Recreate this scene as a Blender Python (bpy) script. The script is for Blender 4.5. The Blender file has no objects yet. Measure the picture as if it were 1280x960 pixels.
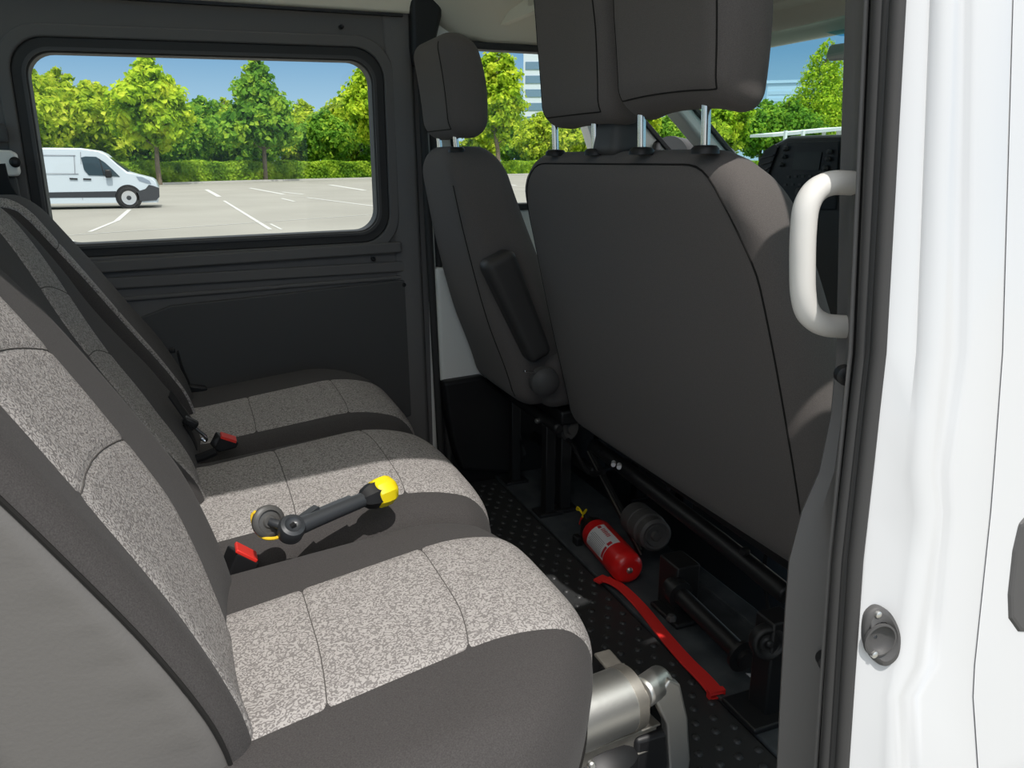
import bpy, math, random
from mathutils import Vector, Matrix, Euler
R_ = math.radians
scn = bpy.context.scene
COL = scn.collection
random.seed(7)

# ------------------------------------------------------------------ camera
F_PX, YAW, PIT, EYE = 1000.0, R_(22), R_(15.6), 1.0
GZ = -0.6                                    # ground level outside (van floor is z = 0)
cf = Vector((math.cos(PIT)*math.sin(YAW), math.cos(PIT)*math.cos(YAW), -math.sin(PIT)))
cr = Vector((math.cos(YAW), -math.sin(YAW), 0))
cu = cr.cross(cf)
CAMP = Vector((0, 0, EYE))
def at(x, y, ax, val):
    """point of the photo's sight line (x, y) that lies on the plane axis = val"""
    d = cr*((x-640)/F_PX) + cu*((480-y)/F_PX) + cf
    i = 'xyz'.index(ax)
    return CAMP + d*((val-CAMP[i])/d[i])
cam = bpy.data.cameras.new('camera'); co = bpy.data.objects.new('camera', cam); COL.objects.link(co)
cam.sensor_width = 36; cam.lens = F_PX/1280*36; cam.clip_start = .02; cam.clip_end = 2000
co.matrix_world = Matrix((( cr.x, cu.x, -cf.x, 0), (cr.y, cu.y, -cf.y, 0), (cr.z, cu.z, -cf.z, EYE), (0, 0, 0, 1)))
scn.camera = co
vs = scn.view_settings
vs.view_transform = 'Standard'; vs.look = 'None'; vs.gamma = 1; vs.exposure = 0.0; vs.use_curve_mapping = False

# ------------------------------------------------------------------ materials
MATS = {}
def mat(name, col, rough=.6, metal=0, spec=.5, bump=None, var=None, coat=0, emit=None, sheen=0):
    """bump = (scale, strength, distance), var = (scale, colour2)"""
    m = bpy.data.materials.new(name); m.use_nodes = True
    nt = m.node_tree; b = nt.nodes['Principled BSDF']
    b.inputs['Base Color'].default_value = (*col, 1); b.inputs['Roughness'].default_value = rough
    b.inputs['Metallic'].default_value = metal; b.inputs['Specular IOR Level'].default_value = spec
    b.inputs['Coat Weight'].default_value = coat
    if sheen: b.inputs['Sheen Weight'].default_value = sheen
    if emit: b.inputs['Emission Color'].default_value = (*emit[0], 1); b.inputs['Emission Strength'].default_value = emit[1]
    if bump or var: tc = nt.nodes.new('ShaderNodeTexCoord')
    if bump:
        n = nt.nodes.new('ShaderNodeTexNoise'); n.inputs['Scale'].default_value = bump[0]; n.inputs['Detail'].default_value = 3
        nt.links.new(tc.outputs['Object'], n.inputs['Vector'])
        bp = nt.nodes.new('ShaderNodeBump'); bp.inputs['Strength'].default_value = bump[1]; bp.inputs['Distance'].default_value = bump[2]
        nt.links.new(n.outputs['Fac'], bp.inputs['Height']); nt.links.new(bp.outputs['Normal'], b.inputs['Normal'])
    if var:
        n2 = nt.nodes.new('ShaderNodeTexNoise'); n2.inputs['Scale'].default_value = var[0]; n2.inputs['Detail'].default_value = 4
        nt.links.new(tc.outputs['Object'], n2.inputs['Vector'])
        mr = nt.nodes.new('ShaderNodeMapRange'); mr.inputs['From Min'].default_value = .32; mr.inputs['From Max'].default_value = .68
        nt.links.new(n2.outputs['Fac'], mr.inputs['Value'])
        mx = nt.nodes.new('ShaderNodeMix'); mx.data_type = 'RGBA'
        mx.inputs[6].default_value = (*col, 1); mx.inputs[7].default_value = (*var[1], 1)
        nt.links.new(mr.outputs['Result'], mx.inputs[0]); nt.links.new(mx.outputs[2], b.inputs['Base Color'])
    MATS[name] = m
    return m

def woven(name, light, dark, scale):
    """light upholstery with a squiggly woven relief: contour lines of a noise field"""
    m = bpy.data.materials.new(name); m.use_nodes = True
    nt = m.node_tree; b = nt.nodes['Principled BSDF']; L = nt.links.new
    b.inputs['Roughness'].default_value = .9; b.inputs['Specular IOR Level'].default_value = .15
    tc = nt.nodes.new('ShaderNodeTexCoord')
    n = nt.nodes.new('ShaderNodeTexNoise'); n.inputs['Scale'].default_value = scale; n.inputs['Detail'].default_value = 1.0
    L(tc.outputs['Object'], n.inputs['Vector'])
    s = nt.nodes.new('ShaderNodeMath'); s.operation = 'MULTIPLY'; s.inputs[1].default_value = 24
    L(n.outputs['Fac'], s.inputs[0])
    w = nt.nodes.new('ShaderNodeMath'); w.operation = 'SINE'; L(s.outputs[0], w.inputs[0])
    mr = nt.nodes.new('ShaderNodeMapRange'); mr.inputs['From Min'].default_value = -.75; mr.inputs['From Max'].default_value = .35
    L(w.outputs[0], mr.inputs['Value'])
    f = nt.nodes.new('ShaderNodeTexNoise'); f.inputs['Scale'].default_value = 1400; f.inputs['Detail'].default_value = 1
    L(tc.outputs['Object'], f.inputs['Vector'])
    mx = nt.nodes.new('ShaderNodeMix'); mx.data_type = 'RGBA'
    mx.inputs[6].default_value = (*dark, 1); mx.inputs[7].default_value = (*light, 1)
    L(mr.outputs['Result'], mx.inputs[0]); L(mx.outputs[2], b.inputs['Base Color'])
    ad = nt.nodes.new('ShaderNodeMath'); ad.operation = 'MULTIPLY_ADD'; ad.inputs[1].default_value = .5
    L(f.outputs['Fac'], ad.inputs[0]); L(mr.outputs['Result'], ad.inputs[2])
    bp = nt.nodes.new('ShaderNodeBump'); bp.inputs['Strength'].default_value = .5; bp.inputs['Distance'].default_value = .0012
    L(ad.outputs[0], bp.inputs['Height']); L(bp.outputs['Normal'], b.inputs['Normal'])
    MATS[name] = m
    return m

def glass(name, tint, gloss=.06):
    m = bpy.data.materials.new(name); m.use_nodes = True
    nt = m.node_tree; nt.nodes.clear(); L = nt.links.new
    o = nt.nodes.new('ShaderNodeOutputMaterial'); t = nt.nodes.new('ShaderNodeBsdfTransparent'); t.inputs[0].default_value = (*tint, 1)
    g = nt.nodes.new('ShaderNodeBsdfGlossy'); g.inputs['Roughness'].default_value = .02
    mx = nt.nodes.new('ShaderNodeMixShader'); mx.inputs[0].default_value = gloss
    L(t.outputs[0], mx.inputs[1]); L(g.outputs[0], mx.inputs[2]); L(mx.outputs[0], o.inputs[0])
    MATS[name] = m
    return m

def leafmat(name, c1, c2, c3):
    m = bpy.data.materials.new(name); m.use_nodes = True
    nt = m.node_tree; nt.nodes.clear(); L = nt.links.new
    o = nt.nodes.new('ShaderNodeOutputMaterial')
    tc = nt.nodes.new('ShaderNodeTexCoord')
    n = nt.nodes.new('ShaderNodeTexNoise'); n.inputs['Scale'].default_value = .9; n.inputs['Detail'].default_value = 5
    L(tc.outputs['Object'], n.inputs['Vector'])
    r = nt.nodes.new('ShaderNodeValToRGB')
    e = r.color_ramp.elements; e[0].position = .36; e[0].color = (*c1, 1); e[1].position = .66; e[1].color = (*c3, 1)
    k = e.new(.5); k.color = (*c2, 1)
    L(n.outputs['Fac'], r.inputs[0])
    d = nt.nodes.new('ShaderNodeBsdfDiffuse'); t = nt.nodes.new('ShaderNodeBsdfTranslucent')
    L(r.outputs[0], d.inputs[0]); L(r.outputs[0], t.inputs[0])
    mx = nt.nodes.new('ShaderNodeMixShader'); mx.inputs[0].default_value = .42
    L(d.outputs[0], mx.inputs[1]); L(t.outputs[0], mx.inputs[2]); L(mx.outputs[0], o.inputs[0])
    MATS[name] = m
    return m

mat('fabric_dark', (.050, .046, .045), .95, spec=.12, bump=(900, .5, .0008), var=(700, (.072, .067, .065)), sheen=.05)
mat('fabric_front', (.112, .101, .095), .95, spec=.12, bump=(1000, .45, .0007), var=(900, (.148, .133, .126)), sheen=.08)
woven('woven_light', (.40, .375, .358), (.205, .19, .182), 170)
mat('vinyl_grey', (.125, .118, .111), .5, spec=.45, bump=(260, .25, .0012))
mat('seam_grey', (.10, .093, .088), .9, spec=.1)
mat('stitch', (.02, .019, .018), .9, spec=.1)
mat('plastic_dark', (.075, .073, .072), .55, spec=.4, bump=(700, .2, .0005))
mat('armrest_vinyl', (.045, .043, .042), .5, spec=.4, bump=(300, .2, .0008))
mat('plastic_black', (.012, .012, .013), .45, spec=.4)
mat('trim_wall', (.15, .143, .138), .62, spec=.3, bump=(600, .25, .0006))
mat('trim_pillar', (.12, .115, .11), .5, spec=.45, bump=(500, .2, .0006))
mat('rubber', (.045, .044, .043), .6, spec=.3, bump=(400, .2, .0006))
mat('mat_rubber', (.04, .041, .042), .42, spec=.5, bump=(150, .25, .0012))
mat('floor_strip', (.085, .095, .102), .6, spec=.3, var=(14, (.04, .045, .05)))
mat('beige', (.90, .845, .71), .8, spec=.2, bump=(300, .2, .0008))
mat('cream', (.86, .85, .80), .6, spec=.3)
mat('paint_white', (.60, .605, .61), .28, spec=.5, coat=.4)
mat('handle_white', (.72, .70, .66), .4, spec=.4)
mat('steel', (.70, .69, .66), .42, metal=1, bump=(120, .15, .001))
mat('steel_dull', (.42, .39, .35), .5, metal=1, var=(30, (.55, .52, .47)))
mat('chrome', (.75, .75, .76), .12, metal=1)
mat('black_metal', (.012, .012, .013), .48, spec=.5)
mat('red_paint', (.80, .016, .016), .28, spec=.5, coat=.3)
mat('red_strap', (.85, .035, .03), .6, spec=.3, bump=(800, .2, .0005))
mat('red_button', (.72, .03, .02), .45)
mat('yellow', (.88, .68, .01), .42, spec=.5)
mat('yellow_cord', (.80, .52, .02), .5)
mat('tool_grey', (.035, .038, .042), .34, spec=.5)
mat('tool_disc', (.075, .072, .068), .45)
mat('label_white', (.70, .70, .72), .5)
mat('label_ink', (.16, .16, .18), .6)
mat('label_red', (.55, .02, .03), .5)
mat('screen', (.022, .028, .025), .35, spec=.3)
mat('webbing', (.016, .016, .017), .8, spec=.2, bump=(900, .3, .0006))
mat('asphalt', (.27, .262, .232), .95, spec=.1, bump=(14, .2, .01), var=(.28, (.31, .302, .268)))
mat('line_paint', (.50, .50, .475), .8)
mat('kerb', (.50, .48, .43), .9)
mat('grass', (.16, .24, .05), .95, spec=.1, var=(3, (.10, .18, .03)))
mat('bark', (.24, .19, .14), .95, spec=.1, bump=(9, .6, .05), var=(6, (.15, .12, .09)))
mat('van_white', (.52, .58, .62), .3, spec=.5, coat=.3)
mat('van_trim', (.026, .030, .036), .6)
mat('tyre', (.02, .02, .021), .85)
mat('alloy', (.62, .62, .62), .35, metal=.6)
mat('van_glass', (.03, .045, .05), .08, spec=.7)
mat('lamp_lens', (.22, .27, .33), .1, spec=.8)
mat('tower_pale', (.62, .68, .74), .6)
mat('tower_haze_band', (.42, .60, .76), .8)  # window bands faded towards the sky: distance haze put into the colour
mat('tower_haze', (.46, .65, .82), .8)  # facade colour with the distance haze mixed in
mat('tower_glass', (.16, .25, .34), .12, spec=.8)
mat('shelter_white', (.80, .80, .78), .5)
glass('pane_clear', (.97, .985, .975), .015)
glass('pane_tint', (.84, .93, .92), .03)
glass('pane_band', (.50, .78, .86), .03)
leafmat('leaf_bright', (.15, .30, .02), (.44, .62, .04), (.74, .80, .07))
leafmat('leaf_green', (.08, .21, .025), (.20, .40, .045), (.46, .62, .06))
leafmat('leaf_yellow', (.17, .29, .025), (.45, .58, .04), (.70, .74, .09))
leafmat('leaf_hedge', (.11, .23, .025), (.27, .44, .035), (.45, .60, .06))

# ------------------------------------------------------------------ builders
ORG = {}
def tag(o, label=None, cat=None, group=None, kind=None):
    if label: o['label'] = label
    if cat: o['category'] = cat
    if group: o['group'] = group
    if kind: o['kind'] = kind
    return o
def thing(name, loc, label, cat, group=None):
    o = bpy.data.objects.new(name, None); COL.objects.link(o); o.location = loc
    o.empty_display_size = .05
    ORG[o.name] = Vector(loc)
    return tag(o, label, cat, group)

def herm(pts, t):
    """smooth interpolation of a table [(t, value), ...]"""
    if t <= pts[0][0]: return pts[0][1]
    if t >= pts[-1][0]: return pts[-1][1]
    n = len(pts)
    for i in range(n-1):
        if pts[i][0] <= t <= pts[i+1][0]: break
    def sl(k):
        if k == 0: return (pts[1][1]-pts[0][1])/(pts[1][0]-pts[0][0])
        if k == n-1: return (pts[-1][1]-pts[-2][1])/(pts[-1][0]-pts[-2][0])
        return (pts[k+1][1]-pts[k-1][1])/(pts[k+1][0]-pts[k-1][0])
    h = pts[i+1][0]-pts[i][0]; u = (t-pts[i][0])/h
    return ((2*u**3-3*u**2+1)*pts[i][1] + (u**3-2*u**2+u)*h*sl(i) + (-2*u**3+3*u**2)*pts[i+1][1] + (u**3-u**2)*h*sl(i+1))

def spline(pts, n=8, closed=False):
    P = [Vector(p) for p in pts]; out = []; m = len(P)
    for i in range(m if closed else m-1):
        if closed: a, b, c, d = P[i-1], P[i], P[(i+1) % m], P[(i+2) % m]
        else: a, b, c, d = P[max(i-1, 0)], P[i], P[i+1], P[min(i+2, m-1)]
        for k in range(n):
            t = k/n
            out.append(.5*((2*b)+(c-a)*t+(2*a-5*b+4*c-d)*t*t+(3*b-a-3*c+d)*t**3))
    if not closed: out.append(P[-1])
    return out

class MB:
    def __init__(s): s.v = []; s.f = []; s.mi = []; s.cur = 0
    def mat(s, i): s.cur = i; return s
    def add(s, vs, fs):
        o = len(s.v); s.v += [Vector(p) for p in vs]
        for f in fs: s.f.append([i+o for i in f]); s.mi.append(s.cur)
        return s
    def box(s, c, d, rot=None, taper=1):
        x, y, z = d[0]/2, d[1]/2, d[2]/2
        vs = [Vector((i*x*(taper if k > 0 else 1), j*y*(taper if k > 0 else 1), k*z)) for i in (-1, 1) for j in (-1, 1) for k in (-1, 1)]
        if rot is not None:
            m = rot if isinstance(rot, Matrix) else Euler(rot).to_matrix()
            vs = [m @ p for p in vs]
        c = Vector(c)
        return s.add([p+c for p in vs], [(0, 1, 3, 2), (4, 6, 7, 5), (0, 4, 5, 1), (2, 3, 7, 6), (0, 2, 6, 4), (1, 5, 7, 3)])
    def beam(s, a, b, w, h, up=(0, 0, 1)):
        a, b = Vector(a), Vector(b); d = (b-a).normalized(); u = Vector(up); sd = d.cross(u)
        if sd.length < 1e-4: sd = d.cross(Vector((1, 0, 0)))
        sd.normalize(); u = sd.cross(d)
        vs = [p+sd*(i*w/2)+u*(j*h/2) for p in (a, b) for i, j in ((-1, -1), (1, -1), (1, 1), (-1, 1))]
        return s.add(vs, [(3, 2, 1, 0), (4, 5, 6, 7)]+[(k, (k+1) % 4, 4+(k+1) % 4, 4+k) for k in range(4)])
    def tube(s, pts, r, n=10, closed=False, cap=True, flat=1):
        P = [Vector(p) for p in pts]; m = len(P)
        rr = r if isinstance(r, (list, tuple)) else [r]*m
        nrm = None; rings = []
        for i in range(m):
            if closed: t = (P[(i+1) % m]-P[i-1])
            else: t = P[min(i+1, m-1)]-P[max(i-1, 0)]
            t.normalize()
            if nrm is None:
                nrm = t.orthogonal() if abs(t.z) > .95 else t.cross(Vector((0, 0, 1)))
            nrm = (nrm-t*nrm.dot(t)).normalized(); bn = t.cross(nrm)
            rings.append([P[i]+nrm*(math.cos(a)*rr[i])+bn*(math.sin(a)*rr[i]*flat) for a in [2*math.pi*k/n for k in range(n)]])
        vs = [p for g in rings for p in g]; fs = []
        for i in range(m if closed else m-1):
            j = (i+1) % m
            for k in range(n): fs.append((i*n+k, i*n+(k+1) % n, j*n+(k+1) % n, j*n+k))
        if cap and not closed: fs += [tuple(range(n-1, -1, -1)), tuple((m-1)*n+k for k in range(n))]
        return s.add(vs, fs)
    def ribbon(s, pts, w, th, side):
        """flat strap along pts; side = width direction (vector or list)"""
        P = [Vector(p) for p in pts]; m = len(P); vs = []
        for i in range(m):
            t = (P[min(i+1, m-1)]-P[max(i-1, 0)]).normalized()
            sd = Vector(side[i] if isinstance(side, list) else side); sd = (sd-t*sd.dot(t)).normalized(); u = t.cross(sd)
            ww = w[i] if isinstance(w, list) else w
            vs += [P[i]+sd*(a*ww/2)+u*(b*th/2) for a, b in ((-1, -1), (1, -1), (1, 1), (-1, 1))]
        fs = [(3, 2, 1, 0), tuple(4*(m-1)+k for k in range(4))]
        for i in range(m-1): fs += [(4*i+k, 4*i+(k+1) % 4, 4*i+4+(k+1) % 4, 4*i+4+k) for k in range(4)]
        return s.add(vs, fs)
    def lathe(s, o, ax, prof, n=24):
        """prof = [(distance along axis, radius), ...]"""
        o, ax = Vector(o), Vector(ax).normalized(); e = ax.orthogonal().normalized(); g = ax.cross(e)
        vs = []; fs = []; m = len(prof)
        for d, r in prof:
            for k in range(n):
                a = 2*math.pi*k/n; vs.append(o+ax*d+e*(math.cos(a)*r)+g*(math.sin(a)*r))
        for i in range(m-1):
            for k in range(n): fs.append((i*n+k, i*n+(k+1) % n, (i+1)*n+(k+1) % n, (i+1)*n+k))
        fs += [tuple(range(n-1, -1, -1)), tuple((m-1)*n+k for k in range(n))]
        return s.add(vs, fs)
    def prism(s, poly, ext):
        P = [Vector(p) for p in poly]; e = Vector(ext); n = len(P)
        return s.add(P+[p+e for p in P], [tuple(range(n-1, -1, -1)), tuple(range(n, 2*n))]+[(k, (k+1) % n, n+(k+1) % n, n+k) for k in range(n)])
    def grid(s, rows, closed_u=False):
        n = len(rows[0]); m = len(rows); vs = [p for r in rows for p in r]; fs = []
        for i in range(m-1):
            for k in range(n-1): fs.append((i*n+k, i*n+k+1, (i+1)*n+k+1, (i+1)*n+k))
        return s.add(vs, fs)
    def frame(s, outer, inner, ext):
        """ring between two closed outlines of equal length, extruded by ext"""
        n = len(outer); e = Vector(ext); A = [Vector(p) for p in outer]; B = [Vector(p) for p in inner]
        vs = A+B+[p+e for p in A]+[p+e for p in B]; fs = []
        for k in range(n):
            j = (k+1) % n
            fs += [(k, j, n+j, n+k), (2*n+k, 3*n+k, 3*n+j, 2*n+j), (k, 2*n+k, 2*n+j, j), (n+k, n+j, 3*n+j, 3*n+k)]
        return s.add(vs, fs)
    def soft(s, surf, dims, r, n=(10, 10, 10), k=5):
        def axis(a, m):
            i = a-r
            return [-a+(r*j/k) for j in range(k)]+[-i+2*i*j/m for j in range(m+1)]+[i+r*(j+1)/k for j in range(k)]
        A = [axis(dims[q], n[q]) for q in range(3)]; L = [len(a) for a in A]
        idx = {}; vs = []; fs = []
        def g(i, j, l):
            key = (i, j, l)
            if key not in idx:
                idx[key] = len(vs); vs.append(surf(Vector((A[0][i], A[1][j], A[2][l]))))
            return idx[key]
        for fx in (0, L[0]-1):
            for j in range(L[1]-1):
                for l in range(L[2]-1):
                    q = (g(fx, j, l), g(fx, j+1, l), g(fx, j+1, l+1), g(fx, j, l+1)); fs.append(q if fx else q[::-1])
        for fy in (0, L[1]-1):
            for i in range(L[0]-1):
                for l in range(L[2]-1):
                    q = (g(i, fy, l), g(i, fy, l+1), g(i+1, fy, l+1), g(i+1, fy, l)); fs.append(q if fy else q[::-1])
        for fz in (0, L[2]-1):
            for i in range(L[0]-1):
                for j in range(L[1]-1):
                    q = (g(i, j, fz), g(i+1, j, fz), g(i+1, j+1, fz), g(i, j+1, fz)); fs.append(q if fz else q[::-1])
        return s.add(vs, fs)
    def build(s, name, mats, parent=None, smooth=True, bevel=0, ang=38, seg=2, label=None):
        org = ORG[parent.name] if parent is not None else Vector((0, 0, 0))
        if parent is None and s.v:
            pass
        me = bpy.data.meshes.new(name)
        me.from_pydata([tuple(p-org) for p in s.v], [], s.f)
        for m in (mats if isinstance(mats, (list, tuple)) else [mats]): me.materials.append(MATS[m])
        me.polygons.foreach_set('material_index', s.mi)
        if smooth:
            me.polygons.foreach_set('use_smooth', [True]*len(s.f))
            me.set_sharp_from_angle(angle=R_(ang))
        me.update()
        o = bpy.data.objects.new(name, me); COL.objects.link(o)
        if parent is not None: o.parent = parent
        ORG[o.name] = org
        if bevel:
            b = o.modifiers.new('bevel', 'BEVEL'); b.width = bevel; b.segments = seg; b.limit_method = 'ANGLE'; b.angle_limit = R_(40)
        if label: o['label'] = label
        return o
def struct(o): o['kind'] = 'structure'; return o

def rounder(c, dims, r, deform):
    c = Vector(c)
    def surf(p):
        q = Vector([max(-(dims[i]-r), min(dims[i]-r, p[i])) for i in range(3)]); d = p-q
        if d.length > 1e-9: q = q+d.normalized()*r
        return deform(q+c)
    return surf

def patch(mb, surf, fn, nu, nv, height, edge=.0, seams=(), sw=.006):
    """upholstery panel lying on a soft surface. fn(u, v) -> cube point; seams = u positions of grooves"""
    pts = [[surf(fn(i/nu, j/nv)) for j in range(nv+1)] for i in range(nu+1)]
    rows = []
    for i in range(nu+1):
        row = []
        for j in range(nv+1):
            du = pts[min(i+1, nu)][j]-pts[max(i-1, 0)][j]; dv = pts[i][min(j+1, nv)]-pts[i][max(j-1, 0)]
            n = du.cross(dv).normalized()
            u, v = i/nu, j/nv
            e = min(v, 1-v, u, 1-u)
            h = -.001+(height+.001)*min(1, e/.10)**.6 if e < .10 else height
            for su in seams:
                q = su(v) if callable(su) else su
                d = abs(u-q)
                if d < sw*2: h -= .0022*math.exp(-(d/sw)**2*2)
            row.append(pts[i][j]+n*h)
        rows.append(row)
    mb.grid(rows); lines = []
    for su in seams:
        ln = []
        for j in range(1, nv):
            q = (su(j/nv) if callable(su) else su)*nu; i = min(nu-1, int(q)); ln.append(rows[i][j].lerp(rows[i+1][j], q-i))
        lines.append(ln)
    return lines

def on_surf(surf, cubepts, off=.001, mid=None):
    out = []
    for p in cubepts:
        q = surf(p)
        if mid is not None: q = q+(q-mid).normalized()*off
        out.append(q)
    return out

# ------------------------------------------------------------------ world and sun
SUN_DIR = Vector((-0.03, -1.0, 1.7)).normalized()
w = bpy.data.worlds.new('world'); scn.world = w; w.use_nodes = True
nt = w.node_tree; nt.nodes.clear(); L = nt.links.new
wo = nt.nodes.new('ShaderNodeOutputWorld'); bg = nt.nodes.new('ShaderNodeBackground'); L(bg.outputs[0], wo.inputs[0])
tc = nt.nodes.new('ShaderNodeTexCoord'); sx = nt.nodes.new('ShaderNodeSeparateXYZ'); L(tc.outputs['Generated'], sx.inputs[0])
rp = nt.nodes.new('ShaderNodeValToRGB'); L(sx.outputs['Z'], rp.inputs[0])
e = rp.color_ramp.elements
e[0].position = 0.0; e[0].color = (.50, .70, .83, 1)
e[1].position = 1.0; e[1].color = (1.5, 1.5, 1.5, 1)
for p_, c_ in ((.04, (.44, .66, .84)), (.12, (.20, .41, .66)), (.22, (.34, .55, .80)), (.42, (1.35, 1.37, 1.40))):
    k = e.new(p_); k.color = (*c_, 1)
L(rp.outputs[0], bg.inputs[0]); bg.inputs[1].default_value = 1.0
sl = bpy.data.lights.new('sun', 'SUN'); sl.energy = 3.5; sl.angle = R_(.6); sl.color = (1, .965, .92)
so = bpy.data.objects.new('sun', sl); COL.objects.link(so); so.rotation_euler = SUN_DIR.to_track_quat('Z', 'Y').to_euler(); so.location = (0, -6, 9)

# ================================================================== SETTING: the van's shell
def rrect(x0, x1, z0, z1, r, n=8, y=0.0, skew=0.0):
    out = []
    for cx, cz, a0 in ((x1-r, z1-r, 0), (x0+r, z1-r, 90), (x0+r, z0+r, 180), (x1-r, z0+r, 270)):
        for k in range(n+1):
            a = R_(a0+90*k/n); out.append(Vector((cx+r*math.cos(a), y, cz+r*math.sin(a)+skew*(cx-x0))))
    return out
WY = 2.30
# --- floor
m = MB(); m.box((.35, 1.4, -.05), (3.6, 1.9, .10))
floor = struct(m.build('floor', 'plastic_black', smooth=False))
m = MB()                                                        # studded rubber mat in the footwell
mx0, mx1, my0, my1 = .02, .855, .5, 2.26
m.box(((mx0+mx1)/2, (my0+my1)/2, .003), (mx1-mx0, my1-my0, .006))
iy = 0; yy = my0+.02
while yy < my1-.015:
    xx = .40+(.020 if iy % 2 else 0)
    while xx < mx1-.012:
        jx, jy = random.uniform(-.002, .002), random.uniform(-.002, .002); R0 = .0085
        vs = []; n = 10
        for rr, hh in ((1, 0), (.85, .0026), (.5, .004)):
            for k in range(n):
                a = 2*math.pi*k/n; vs.append((xx+jx+math.cos(a)*R0*rr, yy+jy+math.sin(a)*R0*rr, .006+hh))
        fs = [tuple(2*n+k for k in range(n))]
        for i in range(2):
            for k in range(n): fs.append((i*n+k, i*n+(k+1) % n, (i+1)*n+(k+1) % n, (i+1)*n+k))
        m.add(vs, fs); xx += .040
    iy += 1; yy += .034
struct(m.build('floor_mat', 'mat_rubber', floor, ang=60))
m = MB(); m.box((.985, 1.45, .006), (.25, 1.66, .012)); m.box((1.09, 1.2, .014), (.05, .62, .02))
struct(m.build('floor_strip', 'floor_strip', floor, smooth=False, bevel=.004))

# --- far side wall with its window
wx0, wx1, wz0, wz1, wr = -.305, .515, .796, 1.246, .058
SK = .016
m = MB()
m.frame(rrect(-1.35, .66, -.02, 1.40, .004, y=WY), rrect(wx0-.045, wx1+.045, wz0-.045, wz1+.045, .09, y=WY, skew=SK), (0, .05, 0))
wall = struct(m.build('wall_left', 'trim_wall', ang=25))
m = MB()
m.frame(rrect(wx0-.062, wx1+.062, wz0-.062, wz1+.062, .10, y=WY-.012, skew=SK), rrect(wx0-.034, wx1+.034, wz0-.034, wz1+.034, .08, y=WY-.012, skew=SK), (0, .03, 0))
struct(m.build('window_lip', 'trim_wall', wall, ang=30, bevel=.004))
win = MB(); win.frame(rrect(wx0-.036, wx1+.036, wz0-.036, wz1+.036, .085, y=WY-.004, skew=SK), rrect(wx0, wx1, wz0, wz1, wr, y=WY-.004, skew=SK), (0, .06, 0))
window = struct(win.build('window_1', 'rubber', ang=30, bevel=.005))
m = MB(); m.frame(rrect(wx0-.012, wx1+.012, wz0-.012, wz1+.012, .066, y=WY-.010, skew=SK), rrect(wx0-.004, wx1+.004, wz0-.004, wz1+.004, .06, y=WY-.010, skew=SK), (0, .01, 0))
struct(m.build('seal_lip', 'plastic_dark', window, ang=30))
m = MB(); o_ = rrect(wx0-.01, wx1+.01, wz0-.01, wz1+.01, .066, y=WY+.03, skew=SK); m.prism(o_, (0, .004, 0))
struct(m.build('pane', 'pane_clear', window, smooth=False))
# rails, shelf edge and the pressed door-side panel under the window
m = MB()
def wbar(p, q, h, d, y=WY):
    a, b = at(*p, 'y', y), at(*q, 'y', y); m.beam((-.5, y-d/2, a.z-(b.z-a.z)/(b.x-a.x)*(a.x+.5)), (b.x, y-d/2, b.z), d, h)
wbar((150, 331), (500, 308), .030, .022); wbar((150, 353), (526, 331), .030, .014); wbar((150, 374), (526, 344), .012, .010)
struct(m.build('rail', 'trim_wall', wall, smooth=False, bevel=.004))
m = MB()
pl = [at(*p, 'y', WY-.004) for p in ((150, 520), (150, 405), (196, 388), (214, 381), (300, 372), (505, 349), (514, 353), (519, 362), (527, 500), (522, 515), (505, 522))]
m.prism(pl, (0, -.010, 0))
struct(m.build('pressed_panel', 'plastic_dark', wall, smooth=False, bevel=.005, seg=3))
for p in ((467, 324), (505, 356), (513, 357), (427, 33)):
    m = MB(); c = at(*p, 'y', WY-.014); m.lathe(c+Vector((0, .016, 0)), (0, -1, 0), [(0, .006), (.018, .006), (.021, .003)], 12)
    struct(m.build('clip', 'plastic_black', wall))
# belt-line pillar and black door seals between the rear cabin and the cab
m = MB()
pz = [(-.02, .655), (1.40, .600)]
m.prism([(.552, WY-.002, 1.40), (.588, WY-.022, 1.40), (.622, WY-.022, 1.40), (.632, WY, 1.40), (.632, WY+.05, 1.40), (.55, WY+.05, 1.40)], (.02, 0, -1.42))
struct(m.build('pillar_trim', 'trim_wall', wall, bevel=.006))
m = MB()
m.tube(spline([at(520, -25, 'y', WY-.03), at(527, 110, 'y', WY-.03), at(534, 250, 'y', WY-.03), at(543, 420, 'y', WY-.03), at(553, 600, 'y', WY-.03)], 6), .011, 10)
m.tube(spline([at(530, -25, 'y', WY-.02), at(538, 110, 'y', WY-.02), at(545, 250, 'y', WY-.02), at(553, 420, 'y', WY-.02), at(563, 600, 'y', WY-.02)], 6), .010, 10)
struct(m.build('trim_1', 'rubber'))
m = MB()                                                        # curved black belt-anchor cover high on the pillar
q = [at(*p, 'y', WY-.05) for p in ((512, -60), (555, -60), (553, 20), (545, 55), (530, 72), (519, 84), (515, 60))]
m.prism(q, (0, .05, 0)); struct(m.build('anchor_cover', 'plastic_black', wall, smooth=False, bevel=.012, seg=3))

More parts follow.
